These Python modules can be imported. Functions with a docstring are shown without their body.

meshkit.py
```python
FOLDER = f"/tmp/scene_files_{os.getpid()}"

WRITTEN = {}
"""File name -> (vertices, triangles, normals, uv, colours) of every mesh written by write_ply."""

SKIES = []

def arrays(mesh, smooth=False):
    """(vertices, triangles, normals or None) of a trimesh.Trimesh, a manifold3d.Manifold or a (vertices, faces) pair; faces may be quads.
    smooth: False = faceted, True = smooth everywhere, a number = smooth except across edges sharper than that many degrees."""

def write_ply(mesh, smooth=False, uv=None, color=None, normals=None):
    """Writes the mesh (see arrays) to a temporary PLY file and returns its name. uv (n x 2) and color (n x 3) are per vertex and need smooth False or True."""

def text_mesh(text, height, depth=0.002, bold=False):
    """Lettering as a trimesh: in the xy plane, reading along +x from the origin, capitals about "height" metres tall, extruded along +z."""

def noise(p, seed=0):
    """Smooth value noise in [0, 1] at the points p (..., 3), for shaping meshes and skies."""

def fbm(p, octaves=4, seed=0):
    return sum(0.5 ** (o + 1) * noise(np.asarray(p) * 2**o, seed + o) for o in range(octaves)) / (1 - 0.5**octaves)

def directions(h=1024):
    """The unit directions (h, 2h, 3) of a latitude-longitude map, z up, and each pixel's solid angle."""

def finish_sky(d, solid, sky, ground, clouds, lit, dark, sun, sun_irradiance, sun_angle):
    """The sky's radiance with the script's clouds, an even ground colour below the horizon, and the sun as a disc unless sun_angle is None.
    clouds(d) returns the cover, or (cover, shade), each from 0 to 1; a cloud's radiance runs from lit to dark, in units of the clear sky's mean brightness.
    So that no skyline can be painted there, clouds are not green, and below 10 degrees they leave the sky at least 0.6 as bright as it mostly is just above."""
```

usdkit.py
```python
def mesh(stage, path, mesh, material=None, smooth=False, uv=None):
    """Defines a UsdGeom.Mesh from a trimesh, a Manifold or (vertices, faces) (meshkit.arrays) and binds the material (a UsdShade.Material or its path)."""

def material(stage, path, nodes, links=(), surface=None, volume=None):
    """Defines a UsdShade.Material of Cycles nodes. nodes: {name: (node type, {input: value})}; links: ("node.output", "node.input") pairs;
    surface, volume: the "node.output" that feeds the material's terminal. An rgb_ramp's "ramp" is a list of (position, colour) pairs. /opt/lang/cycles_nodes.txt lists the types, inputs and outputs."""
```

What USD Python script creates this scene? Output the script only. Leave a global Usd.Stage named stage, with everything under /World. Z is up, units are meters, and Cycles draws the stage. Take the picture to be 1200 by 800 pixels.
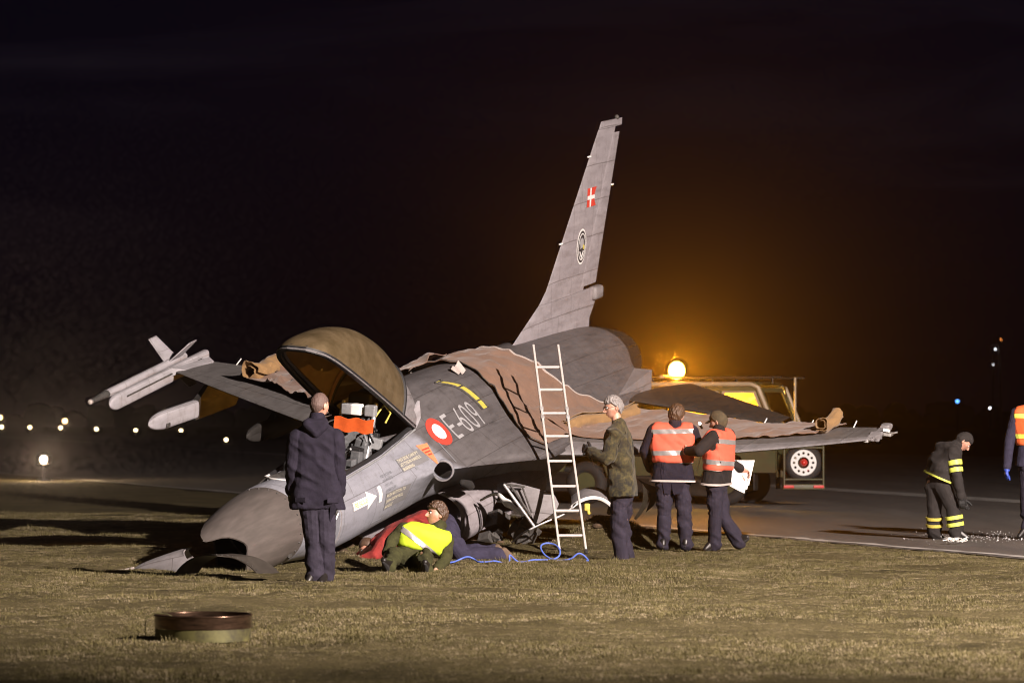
import math, random
import numpy as np
import trimesh
import manifold3d as m3
from manifold3d import Manifold
import shapely
from shapely.geometry import Polygon, Point, LineString
from shapely import affinity
from scipy.interpolate import PchipInterpolator, CubicSpline
from scipy.spatial.transform import Rotation as Rot
import usdkit, meshkit
from pxr import Usd, UsdGeom, UsdLux, UsdShade, Gf, Sdf, Vt

rng = np.random.default_rng(7)
random.seed(7)
stage = Usd.Stage.CreateInMemory()
UsdGeom.SetStageUpAxis(stage, 'Z')
UsdGeom.SetStageMetersPerUnit(stage, 1.0)
UsdGeom.Xform.Define(stage, '/World')
UsdGeom.Scope.Define(stage, '/World/Looks')

# ------------------------------------------------------------------ camera
F = 4191.7            # focal length in units of a 1200-wide picture
EYE = 1.53
HOR = 490.0           # height of the horizon line in a 1200 x 800 picture
PITCH = math.atan((HOR - 400) / F)
cam = UsdGeom.Camera.Define(stage, '/World/camera')
cam.CreateHorizontalApertureAttr(36.0)
cam.CreateVerticalApertureAttr(24.0)
cam.CreateFocalLengthAttr(36.0 * F / 1200.0)
cam.CreateFStopAttr(3.5)
cam.CreateFocusDistanceAttr(37.5)
cam.CreateClippingRangeAttr(Gf.Vec2f(0.5, 5000))
cam.CreateExposureAttr(0.0)
xf = UsdGeom.Xformable(cam)
xf.AddTranslateOp().Set(Gf.Vec3d(0, 0, EYE))
xf.AddRotateXOp().Set(90 + math.degrees(PITCH))

# ------------------------------------------------------------------ night sky and moonlight
SUN_EL, SUN_AZ = math.radians(17.0), math.atan2(0.55, -0.83)
usdkit.material(stage, '/World/Looks/sky_look', {
    'sky': ('sky_texture', {'sky_type': 'single_scattering', 'sun_disc': False, 'sun_elevation': SUN_EL, 'sun_rotation': SUN_AZ}),
    'tc': ('texture_coordinate', {}),
    'map': ('mapping', {'scale': (1.0, 1.0, 6.0)}),
    'n': ('noise_texture', {'scale': 2.6, 'detail': 6.0, 'roughness': 0.62, 'distortion': 0.5}),
    'r': ('rgb_ramp', {'ramp': [(0.0, (0.34, 0.17, 0.52)), (0.5, (0.38, 0.19, 0.54)), (0.6, (0.9, 0.5, 0.95)), (0.75, (2.0, 1.2, 1.7))]}),
    'mul': ('mix', {'mix_type': 'multiply', 'fac': 1.0}),
    'bg': ('background_shader', {'strength': 0.0012}),
}, [('tc.generated', 'map.vector'), ('map.vector', 'n.vector'), ('n.fac', 'r.fac'), ('sky.color', 'mul.color1'), ('r.color', 'mul.color2'), ('mul.color', 'bg.color')], surface='bg.background')
dome = UsdLux.DomeLight.Define(stage, '/World/sky')
UsdShade.MaterialBindingAPI.Apply(dome.GetPrim()).Bind(UsdShade.Material.Get(stage, '/World/Looks/sky_look'))
dome.GetPrim().SetCustomDataByKey('kind', 'structure')
sun = UsdLux.DistantLight.Define(stage, '/World/moon_light')
sun.CreateIntensityAttr(0.004)
sun.CreateAngleAttr(0.5)
sun.CreateNormalizeAttr(True)
sun.CreateColorAttr(Gf.Vec3f(1.0, 0.95, 0.88))
sd = np.array([math.cos(SUN_EL) * math.sin(SUN_AZ), math.cos(SUN_EL) * math.cos(SUN_AZ), math.sin(SUN_EL)])


def look_matrix(pos, target):
    z = np.asarray(pos, float) - np.asarray(target, float)
    z /= np.linalg.norm(z)
    x = np.cross([0, 0, 1.0], z); x /= np.linalg.norm(x)
    y = np.cross(z, x)
    m = np.eye(4); m[:3, 0], m[:3, 1], m[:3, 2], m[:3, 3] = x, y, z, pos
    return Gf.Matrix4d(*[[float(v) for v in row] for row in m.T])


UsdGeom.Xformable(sun).AddTransformOp().Set(look_matrix(sd * 50, (0, 0, 0)))

# floodlight mast that lights the site (out of the picture, right of the camera); built as a thing further down
FLOOD_POS = np.array([17.6, 12.0, 13.2])
FLOOD_AIM = np.array([1.6, 40.0, 0.8])
FLOOD_POWER = 51000.0
BEACON_POWER = 850.0
HAZE_DENSITY = 0.00045


# ------------------------------------------------------------------ helpers
def pixel(px, py, D):
    """The world point at depth D (metres from the camera along the ground) seen at a photograph pixel."""
    u, v = (px - 600) / F, (400 - py) / F
    d = np.array([u, math.cos(PITCH) - v * math.sin(PITCH), math.sin(PITCH) + v * math.cos(PITCH)])
    return np.array([0, 0, EYE]) + d * (D / d[1])


def ground(px, py):
    return pixel(px, py, F * EYE / (py - HOR))


names = {}


def path_for(parent, name):
    key = (parent, name)
    n = names.get(key, 0)
    names[key] = n + 1
    return f'{parent}/{name}' + (f'_{n:03d}' if n else '')


def tag(prim, label=None, cat=None, group=None, kind=None):
    for k, v in (('label', label), ('category', cat), ('group', group), ('kind', kind)):
        if v:
            prim.SetCustomDataByKey(k, v)


def thing(name, label, cat, loc=(0, 0, 0), rotz=0.0, group=None, matrix=None):
    p = path_for('/World', name)
    x = UsdGeom.Xform.Define(stage, p)
    if matrix is not None:
        x.AddTransformOp().Set(matrix)
    else:
        x.AddTranslateOp().Set(Gf.Vec3d(*map(float, loc)))
        if rotz:
            x.AddRotateZOp().Set(float(rotz))
    tag(x.GetPrim(), label, cat, group)
    return p


def part(parent, name, mesh, mat, smooth=40, label=None, kind=None):
    p = path_for(parent, name)
    usdkit.mesh(stage, p, mesh, '/World/Looks/' + mat, smooth=smooth)
    tag(stage.GetPrimAtPath(p), label, None, None, kind)
    return p


def solid(mesh, loc):
    m = as_tm(mesh).copy()
    m.apply_translation(-np.asarray(loc, float))
    return m


def as_tm(mesh):
    if isinstance(mesh, Manifold):
        k = mesh.to_mesh()
        return trimesh.Trimesh(np.array(k.vert_properties[:, :3], float), np.array(k.tri_verts), process=False)
    if isinstance(mesh, tuple):
        v, f, _ = meshkit.arrays(mesh)
        return trimesh.Trimesh(v, f, process=False)
    return mesh


def as_mf(mesh):
    mesh = as_tm(mesh)
    mf = Manifold(m3.Mesh(np.asarray(mesh.vertices, np.float32), np.asarray(mesh.faces, np.uint32)))
    if mf.status() != m3.Error.NoError or mf.volume() == 0:
        t = mesh.copy(); t.merge_vertices(); trimesh.repair.fix_normals(t)
        mf = Manifold(m3.Mesh(np.asarray(t.vertices, np.float32), np.asarray(t.faces, np.uint32)))
    if mf.volume() < 0:
        mf = Manifold(m3.Mesh(np.asarray(mesh.vertices, np.float32), np.asarray(mesh.faces[:, ::-1], np.uint32)))
    return mf


def cat(ms):
    return trimesh.util.concatenate([as_tm(m) for m in ms])


def sph(p, r, seg=16):
    return Manifold.sphere(r, seg).translate([float(x) for x in p])


def caps(p, q, r1, r2=None, seg=16):
    return Manifold.batch_hull([sph(p, r1, seg), sph(q, r1 if r2 is None else r2, seg)])


def hull(items, seg=16):
    return Manifold.batch_hull([sph(p, r, seg) for p, r in items])


def union(ms):
    return Manifold.batch_boolean(list(ms), m3.OpType.Add)


def rbox(size, r=0.01, at=(0, 0, 0), seg=8):
    x, y, z = [max(s / 2 - r, 1e-4) for s in size]
    h = Manifold.batch_hull([sph((sx * x, sy * y, sz * z), r, seg) for sx in (-1, 1) for sy in (-1, 1) for sz in (-1, 1)])
    return h.translate([float(a) for a in at])


def box(size, at=(0, 0, 0)):
    return Manifold.cube([float(s) for s in size], True).translate([float(a) for a in at])


def tube(pts, r, sides=8, closed=False):
    p = np.asarray(pts, float)
    n = len(p)
    t = np.roll(p, -1, 0) - np.roll(p, 1, 0) if closed else np.gradient(p, axis=0)
    t /= np.linalg.norm(t, axis=1, keepdims=True) + 1e-12
    ref = np.array([0, 0, 1.0]) if abs(t[0][2]) < 0.9 else np.array([1.0, 0, 0])
    a = np.cross(t[0], ref); a /= np.linalg.norm(a)
    rings, rr = [], np.broadcast_to(r, (n,))
    ang = np.arange(sides) * 2 * np.pi / sides
    for i in range(n):
        a = a - t[i] * (a @ t[i]); a /= np.linalg.norm(a) + 1e-12
        b = np.cross(t[i], a)
        rings.append(p[i] + rr[i] * (np.cos(ang)[:, None] * a + np.sin(ang)[:, None] * b))
    return loft(rings, closed_path=closed)


def loft(rings, closed_path=False, cap=True):
    R = np.asarray(rings, float)
    n, m = R.shape[:2]
    v = R.reshape(-1, 3)
    f = []
    for i in range(n if closed_path else n - 1):
        j = (i + 1) % n
        k = np.arange(m); k2 = (k + 1) % m
        f.append(np.stack([i * m + k, i * m + k2, j * m + k2], 1))
        f.append(np.stack([i * m + k, j * m + k2, j * m + k], 1))
    f = np.vstack(f)
    if cap and not closed_path:
        c0, c1 = len(v), len(v) + 1
        v = np.vstack([v, R[0].mean(0), R[-1].mean(0)])
        k = np.arange(m); k2 = (k + 1) % m
        f = np.vstack([f, np.stack([np.full(m, c0), k2, k], 1), np.stack([np.full(m, c1), (n - 1) * m + k, (n - 1) * m + k2], 1)])
    t = trimesh.Trimesh(v, f, process=False)
    if t.volume < 0:
        t.invert()
    return t


def sheet(P, thick=0.0, normals=None):
    """A grid of points as a sheet with thickness (downwards along its normals)."""
    P = np.asarray(P, float)
    n, m = P.shape[:2]
    du = np.gradient(P, axis=0); dv = np.gradient(P, axis=1)
    N = np.cross(du, dv); N /= np.linalg.norm(N, axis=2, keepdims=True) + 1e-12
    if N[..., 2].mean() < 0:
        N = -N
    idx = np.arange(n * m).reshape(n, m)
    a, b, c, d = idx[:-1, :-1].ravel(), idx[1:, :-1].ravel(), idx[1:, 1:].ravel(), idx[:-1, 1:].ravel()
    top = np.vstack([np.stack([a, b, c], 1), np.stack([a, c, d], 1)])
    if thick <= 0:
        return trimesh.Trimesh(P.reshape(-1, 3), top, process=False)
    v = np.vstack([P.reshape(-1, 3), (P - N * thick).reshape(-1, 3)])
    o = n * m
    edge = np.concatenate([idx[0, :], idx[1:, -1], idx[-1, -2::-1], idx[-2:0:-1, 0]])
    e2 = np.roll(edge, -1)
    f = np.vstack([top, top[:, ::-1] + o, np.stack([edge, e2 + o, e2], 1), np.stack([edge, edge + o, e2 + o], 1)])
    t = trimesh.Trimesh(v, f, process=False)
    trimesh.repair.fix_normals(t)
    return t


def extrude(poly, h):
    ms = [trimesh.creation.extrude_polygon(g, h, engine='earcut') for g in getattr(poly, 'geoms', [poly])]
    return trimesh.util.concatenate(ms)


def frame(m, o, x, y, z):
    """Maps a mesh's xyz axes to the given vectors."""
    t = as_tm(m).copy()
    M = np.eye(4); M[:3, 0], M[:3, 1], M[:3, 2], M[:3, 3] = x, y, z, o
    t.apply_transform(M)
    return t


def soften(mf, edge, it=8, amp=0.0, scale=(8, 8, 8), seed=0, second=None):
    t = as_tm(mf.refine_to_length(edge))
    t.merge_vertices(digits_vertex=6)
    if it:
        trimesh.smoothing.filter_taubin(t, lamb=0.5, nu=0.53, iterations=it)
    if amp:
        v = np.array(t.vertices)
        d = (meshkit.fbm(v * np.asarray(scale) + seed * 7.3, 3, seed) - 0.5) * 2 * amp
        if second:
            k = v @ np.array([[1, 0.25, 0.55], [-0.2, 1, 0.35], [0.1, -0.15, 1.0]])
            r = 1 - 2 * np.abs(meshkit.fbm(k * np.asarray(second[1]) * 0.8 + 31.7 + seed, 2, seed + 5) - 0.5)
            mask = np.clip((meshkit.fbm(v * 3.1 + seed * 1.7, 2, seed + 8) - 0.36) * 4, 0.1, 1)
            d = d + (r - 0.78) * 2.6 * second[0] * mask
        t.vertices = v + t.vertex_normals * d[:, None]
    return t


def cast(tris, o, d):
    """Nearest hits of rays (o, d) on the triangles; nan where there is none."""
    a, b, c = tris[:, 0], tris[:, 1], tris[:, 2]
    e1, e2 = b - a, c - a
    out = np.full(len(o), np.nan); face = np.full(len(o), -1)
    for i in range(len(o)):
        h = np.cross(d[i], e2)
        det = np.einsum('ij,ij->i', e1, h)
        with np.errstate(divide='ignore', invalid='ignore'):
            inv = 1 / det
            s = o[i] - a
            u = np.einsum('ij,ij->i', s, h) * inv
            q = np.cross(s, e1)
            v = (q @ d[i]) * inv
            t = np.einsum('ij,ij->i', e2, q) * inv
        ok = (np.abs(det) > 1e-12) & (u >= -1e-6) & (v >= -1e-6) & (u + v <= 1 + 1e-6) & (t > 1e-6)
        if ok.any():
            k = np.where(ok)[0][np.argmin(t[ok])]
            out[i], face[i] = t[k], k
    return out, face


# ------------------------------------------------------------------ materials
def look(name, color, rough=0.6, var=0.25, scale=6.0, detail=4.0, bump=0.0, bscale=60.0, metal=0.0, spec=0.5, coat=0.0, dirt=None, dscale=1.5, sheen=0.0, stretch=(1, 1, 1)):
    """A painted, woven or metal surface: colour that varies with noise, optional dirt in patches, fine relief."""
    c = np.asarray(color, float)
    nodes = {
        'tc': ('texture_coordinate', {}), 'mp': ('mapping', {'scale': stretch}),
        'n': ('noise_texture', {'scale': scale, 'detail': detail, 'roughness': 0.6}),
        'r': ('rgb_ramp', {'ramp': [(0.25, tuple(c * (1 - var))), (0.75, tuple(np.minimum(c * (1 + var), 0.95)))]}),
        'p': ('principled_bsdf', {'roughness': rough, 'metallic': metal, 'specular_ior_level': spec, 'coat_weight': coat, 'sheen_weight': sheen}),
    }
    links = [('tc.object', 'mp.vector'), ('mp.vector', 'n.vector'), ('n.fac', 'r.fac')]
    out = 'r.color'
    if dirt is not None:
        nodes['dn'] = ('noise_texture', {'scale': dscale, 'detail': 6.0, 'roughness': 0.7})
        nodes['dr'] = ('rgb_ramp', {'ramp': [(0.48, (0, 0, 0)), (0.68, (1, 1, 1))]})
        nodes['dm'] = ('mix', {'mix_type': 'mix', 'color2': dirt})
        links += [('mp.vector', 'dn.vector'), ('dn.fac', 'dr.fac'), ('dr.color', 'dm.fac'), (out, 'dm.color1')]
        out = 'dm.color'
    links.append((out, 'p.base_color'))
    if bump:
        nodes['bn'] = ('noise_texture', {'scale': bscale, 'detail': 3.0})
        nodes['b'] = ('bump', {'strength': 1.0, 'distance': bump})
        links += [('mp.vector', 'bn.vector'), ('bn.fac', 'b.height'), ('b.normal', 'p.normal')]
    usdkit.material(stage, '/World/Looks/' + name, nodes, links, surface='p.BSDF')


def glow(name, color, strength):
    usdkit.material(stage, '/World/Looks/' + name, {'e': ('emission', {'color': color, 'strength': strength})}, [], surface='e.emission')


def paint(name, dark, light, split=True):
    """Aircraft paint: two greys with a soft edge, thin panel lines, streaks and grime."""
    nodes = {
        'tc': ('texture_coordinate', {}), 'sx': ('separate_xyz', {}),
        'wn': ('noise_texture', {'scale': 2.2, 'detail': 2.0}),
        'w0': ('math', {'math_type': 'multiply_add', 'value2': 0.5, 'value3': -5.72}),
        'w1': ('math', {'math_type': 'add'}),
        'zz': ('math', {'math_type': 'multiply_add', 'value2': 0.75, 'value3': 0.0}),
        'w2': ('math', {'math_type': 'add'}),
        'edge': ('map_range', {'from_min': -0.06, 'from_max': 0.06, 'clamp': True}),
        'low': ('map_range', {'from_min': -0.12, 'from_max': -0.04, 'clamp': True}),
        'both': ('math', {'math_type': 'multiply'}),
        'base': ('mix', {'color1': light, 'color2': dark}),
        'st': ('mapping', {'scale': (0.9, 6.0, 6.0)}), 'sn': ('noise_texture', {'scale': 2.0, 'detail': 6.0, 'roughness': 0.65}),
        'sr': ('rgb_ramp', {'ramp': [(0.25, (0.62, 0.6, 0.58)), (0.5, (0.95, 0.95, 0.95)), (0.78, (1.18, 1.17, 1.16))]}),
        'm1': ('mix', {'mix_type': 'multiply', 'fac': 0.75}),
        'gn': ('noise_texture', {'scale': 9.0, 'detail': 8.0, 'roughness': 0.75}),
        'gr': ('rgb_ramp', {'ramp': [(0.36, (0.55, 0.52, 0.48)), (0.5, (1, 1, 1))]}),
        'm2': ('mix', {'mix_type': 'multiply', 'fac': 0.4}),
        'cm': ('combine_xyz', {}), 'ab': ('math', {'math_type': 'add'}),
        'pl': ('brick_texture', {'scale': 1.0, 'brick_width': 0.83, 'row_height': 0.47, 'mortar_size': 0.006, 'mortar_smooth': 0.3, 'color1': (1, 1, 1), 'color2': (0.93, 0.93, 0.94), 'mortar': (0.5, 0.48, 0.46), 'offset': 0.37}),
        'm3': ('mix', {'mix_type': 'multiply', 'fac': 0.8}),
        'p': ('principled_bsdf', {'roughness': 0.52, 'specular_ior_level': 0.4}),
        'b': ('bump', {'strength': 0.6, 'distance': 0.004}),
        'rr': ('map_range', {'from_min': 0.3, 'from_max': 0.7, 'to_min': 0.42, 'to_max': 0.66}),
    }
    links = [('tc.object', 'sx.vector'), ('tc.object', 'wn.vector'), ('wn.fac', 'w0.value1'), ('sx.x', 'w1.value1'), ('w0.value', 'w1.value2'), ('sx.z', 'zz.value1'), ('w1.value', 'w2.value1'), ('zz.value', 'w2.value2'),
             ('w2.value', 'edge.value'), ('sx.z', 'low.value'), ('edge.result', 'both.value1'), ('low.result', 'both.value2'),
             ('tc.object', 'st.vector'), ('st.vector', 'sn.vector'), ('sn.fac', 'sr.fac'), ('base.color', 'm1.color1'), ('sr.color', 'm1.color2'),
             ('tc.object', 'gn.vector'), ('gn.fac', 'gr.fac'), ('m1.color', 'm2.color1'), ('gr.color', 'm2.color2'),
             ('sx.y', 'ab.value1'), ('sx.z', 'ab.value2'), ('sx.x', 'cm.x'), ('ab.value', 'cm.y'), ('cm.vector', 'pl.vector'), ('m2.color', 'm3.color1'), ('pl.color', 'm3.color2'),
             ('m3.color', 'p.base_color'), ('pl.fac', 'b.height'), ('b.normal', 'p.normal'), ('sn.fac', 'rr.value'), ('rr.result', 'p.roughness')]
    nodes['b'][1]['invert'] = True
    if split:
        links.append(('both.value', 'base.fac'))
    else:
        nodes['base'][1]['fac'] = 1.0
    usdkit.material(stage, '/World/Looks/' + name, nodes, links, surface='p.BSDF')


GUNSHIP, NEUTRAL, GHOST = (0.096, 0.090, 0.092), (0.235, 0.243, 0.275), (0.34, 0.36, 0.385)
paint('jet_paint', GUNSHIP, NEUTRAL)
paint('jet_dark', GUNSHIP, GUNSHIP, False)
paint('jet_wing', (0.135, 0.128, 0.125), (0.135, 0.128, 0.125), False)
paint('jet_mid', (0.20, 0.19, 0.195), (0.20, 0.19, 0.195), False)
paint('jet_shaded', (0.03, 0.028, 0.026), (0.03, 0.028, 0.026), False)  # near-black paint: shade on tailplane and pylons is put into the colour
paint('jet_fin', (0.275, 0.255, 0.27), (0.275, 0.255, 0.27), False)
paint('jet_light', (0.38, 0.37, 0.39), (0.38, 0.37, 0.39), False)
look('radome', (0.088, 0.076, 0.069), 0.5, 0.22, 5, bump=0.0015, bscale=25, dirt=(0.066, 0.058, 0.052), dscale=3, stretch=(0.4, 3, 3))
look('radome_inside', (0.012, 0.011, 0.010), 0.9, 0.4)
look('cockpit_black', (0.012, 0.012, 0.013), 0.6, 0.3, 12)
look('cockpit_grey', (0.10, 0.105, 0.11), 0.55, 0.4, 20, bump=0.002, bscale=50)
look('seat_metal', (0.32, 0.33, 0.34), 0.4, 0.25, 20, metal=0.3)
look('wreck_dark', (0.05, 0.047, 0.043), 0.7, 0.6, 18, bump=0.004, bscale=40)
look('torn_metal', (0.45, 0.45, 0.45), 0.42, 0.5, 9, metal=0.4, bump=0.004, bscale=30, dirt=(0.16, 0.13, 0.09), dscale=4)
look('white_part', (0.75, 0.75, 0.73), 0.45, 0.15, 15)
look('nozzle_metal', (0.06, 0.055, 0.05), 0.45, 0.4, 9, metal=0.7)
look('tarp', (0.165, 0.094, 0.060), 0.85, 0.22, 3.0, bump=0.012, bscale=9, dirt=(0.135, 0.078, 0.052), dscale=1.7, sheen=0.15)
look('tarp_yellow', (0.24, 0.14, 0.055), 0.8, 0.2, 5, bump=0.004, bscale=24, sheen=0.1)
look('orange_tag', (0.80, 0.13, 0.02), 0.7, 0.15, 16)
look('red_paint', (0.52, 0.045, 0.028), 0.6, 0.15, 30)
look('orange_paint', (0.62, 0.20, 0.09), 0.65, 0.2, 30)
look('white_paint', (0.72, 0.71, 0.69), 0.6, 0.08, 40)
look('grey_letter', (0.30, 0.30, 0.31), 0.6, 0.1, 40)
look('plate_grey', (0.16, 0.16, 0.165), 0.6, 0.1, 30)
look('print_cream', (0.55, 0.52, 0.40), 0.65, 0.1, 60)
look('print_dim', (0.19, 0.20, 0.22), 0.65, 0.1, 60)
look('yellow_paint', (0.50, 0.42, 0.07), 0.6, 0.2, 30)
look('badge_black', (0.03, 0.03, 0.035), 0.6, 0.1, 30)
look('aluminium', (0.58, 0.55, 0.52), 0.38, 0.15, 30, metal=0.25)
look('navy_cloth', (0.0125, 0.0100, 0.0185), 0.9, 0.35, 14, bump=0.010, bscale=13, sheen=0.0, spec=0.25)
look('navy_trousers', (0.022, 0.0185, 0.0295), 0.9, 0.35, 14, bump=0.010, bscale=13, spec=0.25)
look('blue_trousers', (0.028, 0.025, 0.046), 0.9, 0.3, 14, bump=0.010, bscale=13, spec=0.25)
look('black_cloth', (0.016, 0.013, 0.013), 0.9, 0.3, 14, bump=0.010, bscale=13, spec=0.25)
look('turnout_cloth', (0.017, 0.014, 0.013), 0.9, 0.35, 12, bump=0.0012, bscale=300)
look('olive_cloth', (0.036, 0.036, 0.013), 0.92, 0.4, 12, bump=0.010, bscale=13, spec=0.25)
look('red_jacket', (0.24, 0.022, 0.018), 0.85, 0.6, 9, bump=0.0012, bscale=300)
look('hivis_orange', (0.66, 0.10, 0.055), 0.8, 0.08, 25, bump=0.001, bscale=300)
look('hivis_deep', (0.72, 0.13, 0.03), 0.8, 0.08, 25)
look('hivis_yellow', (0.46, 0.62, 0.02), 0.8, 0.08, 25, bump=0.001, bscale=300)
look('reflective', (0.25, 0.238, 0.23), 0.35, 0.12, 60, metal=0.2)
look('reflective_yellow', (0.75, 0.80, 0.12), 0.5, 0.1, 60)
look('trim', (0.42, 0.37, 0.34), 0.6, 0.1, 40)
look('leather', (0.012, 0.010, 0.009), 0.42, 0.3, 30)
look('suede', (0.10, 0.065, 0.04), 0.8, 0.3, 25)
look('glove', (0.075, 0.085, 0.055), 0.85, 0.25, 40)
look('glove_black', (0.012, 0.012, 0.012), 0.7, 0.25, 40)
look('glove_blue', (0.04, 0.08, 0.42), 0.5, 0.2, 40)
look('hair_brown', (0.060, 0.032, 0.017), 0.55, 0.5, 60, bump=0.0015, bscale=160, stretch=(1, 1, 0.3))
look('hair_grey', (0.17, 0.158, 0.153), 0.6, 0.5, 60, bump=0.0015, bscale=160, stretch=(1, 1, 0.3))
look('hair_short', (0.09, 0.055, 0.045), 0.7, 0.4, 120, bump=0.001, bscale=400)
look('cap_cloth', (0.055, 0.042, 0.022), 0.9, 0.3, 25)
look('eye_white', (0.6, 0.58, 0.55), 0.2, 0.02)
look('eye_dark', (0.02, 0.012, 0.01), 0.15, 0.1)
look('lips', (0.30, 0.10, 0.085), 0.5, 0.1, 40)
look('paper', (0.78, 0.78, 0.76), 0.7, 0.05, 20)
look('rope_blue', (0.08, 0.14, 0.50), 0.6, 0.2, 60, bump=0.003, bscale=90)
look('rope_white', (0.75, 0.74, 0.7), 0.6, 0.2, 60)
look('drum_brown', (0.11, 0.068, 0.045), 0.26, 0.4, 14, metal=0.85, dirt=(0.03, 0.018, 0.012), dscale=6, stretch=(1, 1, 6))
look('drum_side', (0.085, 0.08, 0.024), 0.6, 0.4, 9, dirt=(0.03, 0.026, 0.012), dscale=5)
look('drum_dark', (0.012, 0.010, 0.009), 0.7, 0.3)
look('hoop_metal', (0.05, 0.043, 0.036), 0.5, 0.3, 9, metal=0.35, bump=0.002, bscale=40)
look('earth', (0.060, 0.038, 0.020), 0.95, 0.5, 9, bump=0.03, bscale=14)
look('car_camo_green', (0.060, 0.062, 0.025), 0.5, 0.25, 3, dirt=(0.07, 0.04, 0.02), dscale=1.1)
look('car_tan', (0.33, 0.26, 0.17), 0.55, 0.2, 5)
look('car_black', (0.012, 0.012, 0.012), 0.55, 0.3, 10)
look('rubber', (0.016, 0.015, 0.015), 0.8, 0.3, 25, bump=0.003, bscale=40)
look('tail_red', (0.50, 0.02, 0.015), 0.3, 0.1, 30)
look('cabin_lining', (0.55, 0.45, 0.30), 0.8, 0.15, 6)
look('steel_post', (0.16, 0.15, 0.14), 0.5, 0.2, 10, metal=0.3)
look('far_tree', (0.035, 0.045, 0.02), 0.9, 0.5, 0.6)
look('far_wall', (0.09, 0.08, 0.075), 0.8, 0.2, 0.4)
look('skin_body', (0.46, 0.24, 0.17), 0.5, 0.12, 18)
usdkit.material(stage, '/World/Looks/skin', {
    'tc': ('texture_coordinate', {}), 'n': ('noise_texture', {'scale': 22.0, 'detail': 5.0}),
    'r': ('rgb_ramp', {'ramp': [(0.3, (0.40, 0.185, 0.125)), (0.7, (0.56, 0.31, 0.225))]}),
    'p': ('principled_bsdf', {'roughness': 0.48, 'subsurface_weight': 0.12, 'subsurface_scale': 0.01}),
}, [('tc.object', 'n.vector'), ('n.fac', 'r.fac'), ('r.color', 'p.base_color')], surface='p.BSDF')
usdkit.material(stage, '/World/Looks/camo_cloth', {
    'tc': ('texture_coordinate', {}),
    'n': ('noise_texture', {'scale': 13.0, 'detail': 5.0, 'roughness': 0.72, 'distortion': 0.6}),
    'r': ('rgb_ramp', {'interpolate': False, 'ramp': [(0.0, (0.010, 0.009, 0.005)), (0.44, (0.027, 0.023, 0.008)), (0.52, (0.047, 0.039, 0.013)), (0.61, (0.082, 0.062, 0.026))]}),
    'bn': ('noise_texture', {'scale': 300.0}), 'b': ('bump', {'distance': 0.0012}),
    'p': ('principled_bsdf', {'roughness': 0.92, 'sheen_weight': 0.1}),
}, [('tc.object', 'n.vector'), ('n.fac', 'r.fac'), ('r.color', 'p.base_color'), ('tc.object', 'bn.vector'), ('bn.fac', 'b.height'), ('b.normal', 'p.normal')], surface='p.BSDF')
usdkit.material(stage, '/World/Looks/canopy_glass', {
    'tc': ('texture_coordinate', {}), 'n': ('noise_texture', {'scale': 5.0, 'detail': 6.0, 'roughness': 0.7}),
    'r': ('rgb_ramp', {'ramp': [(0.3, (0.085, 0.064, 0.032)), (0.75, (0.19, 0.145, 0.085))]}),
    'd': ('principled_bsdf', {'roughness': 0.38, 'coat_weight': 0.25, 'coat_roughness': 0.15}),
    't': ('transparent_bsdf', {'color': (0.85, 0.62, 0.24)}),
    'm': ('mix_closure', {'fac': 0.33}),
}, [('tc.object', 'n.vector'), ('n.fac', 'r.fac'), ('r.color', 'd.base_color'), ('d.BSDF', 'm.closure1'), ('t.BSDF', 'm.closure2')], surface='m.closure')
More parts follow.
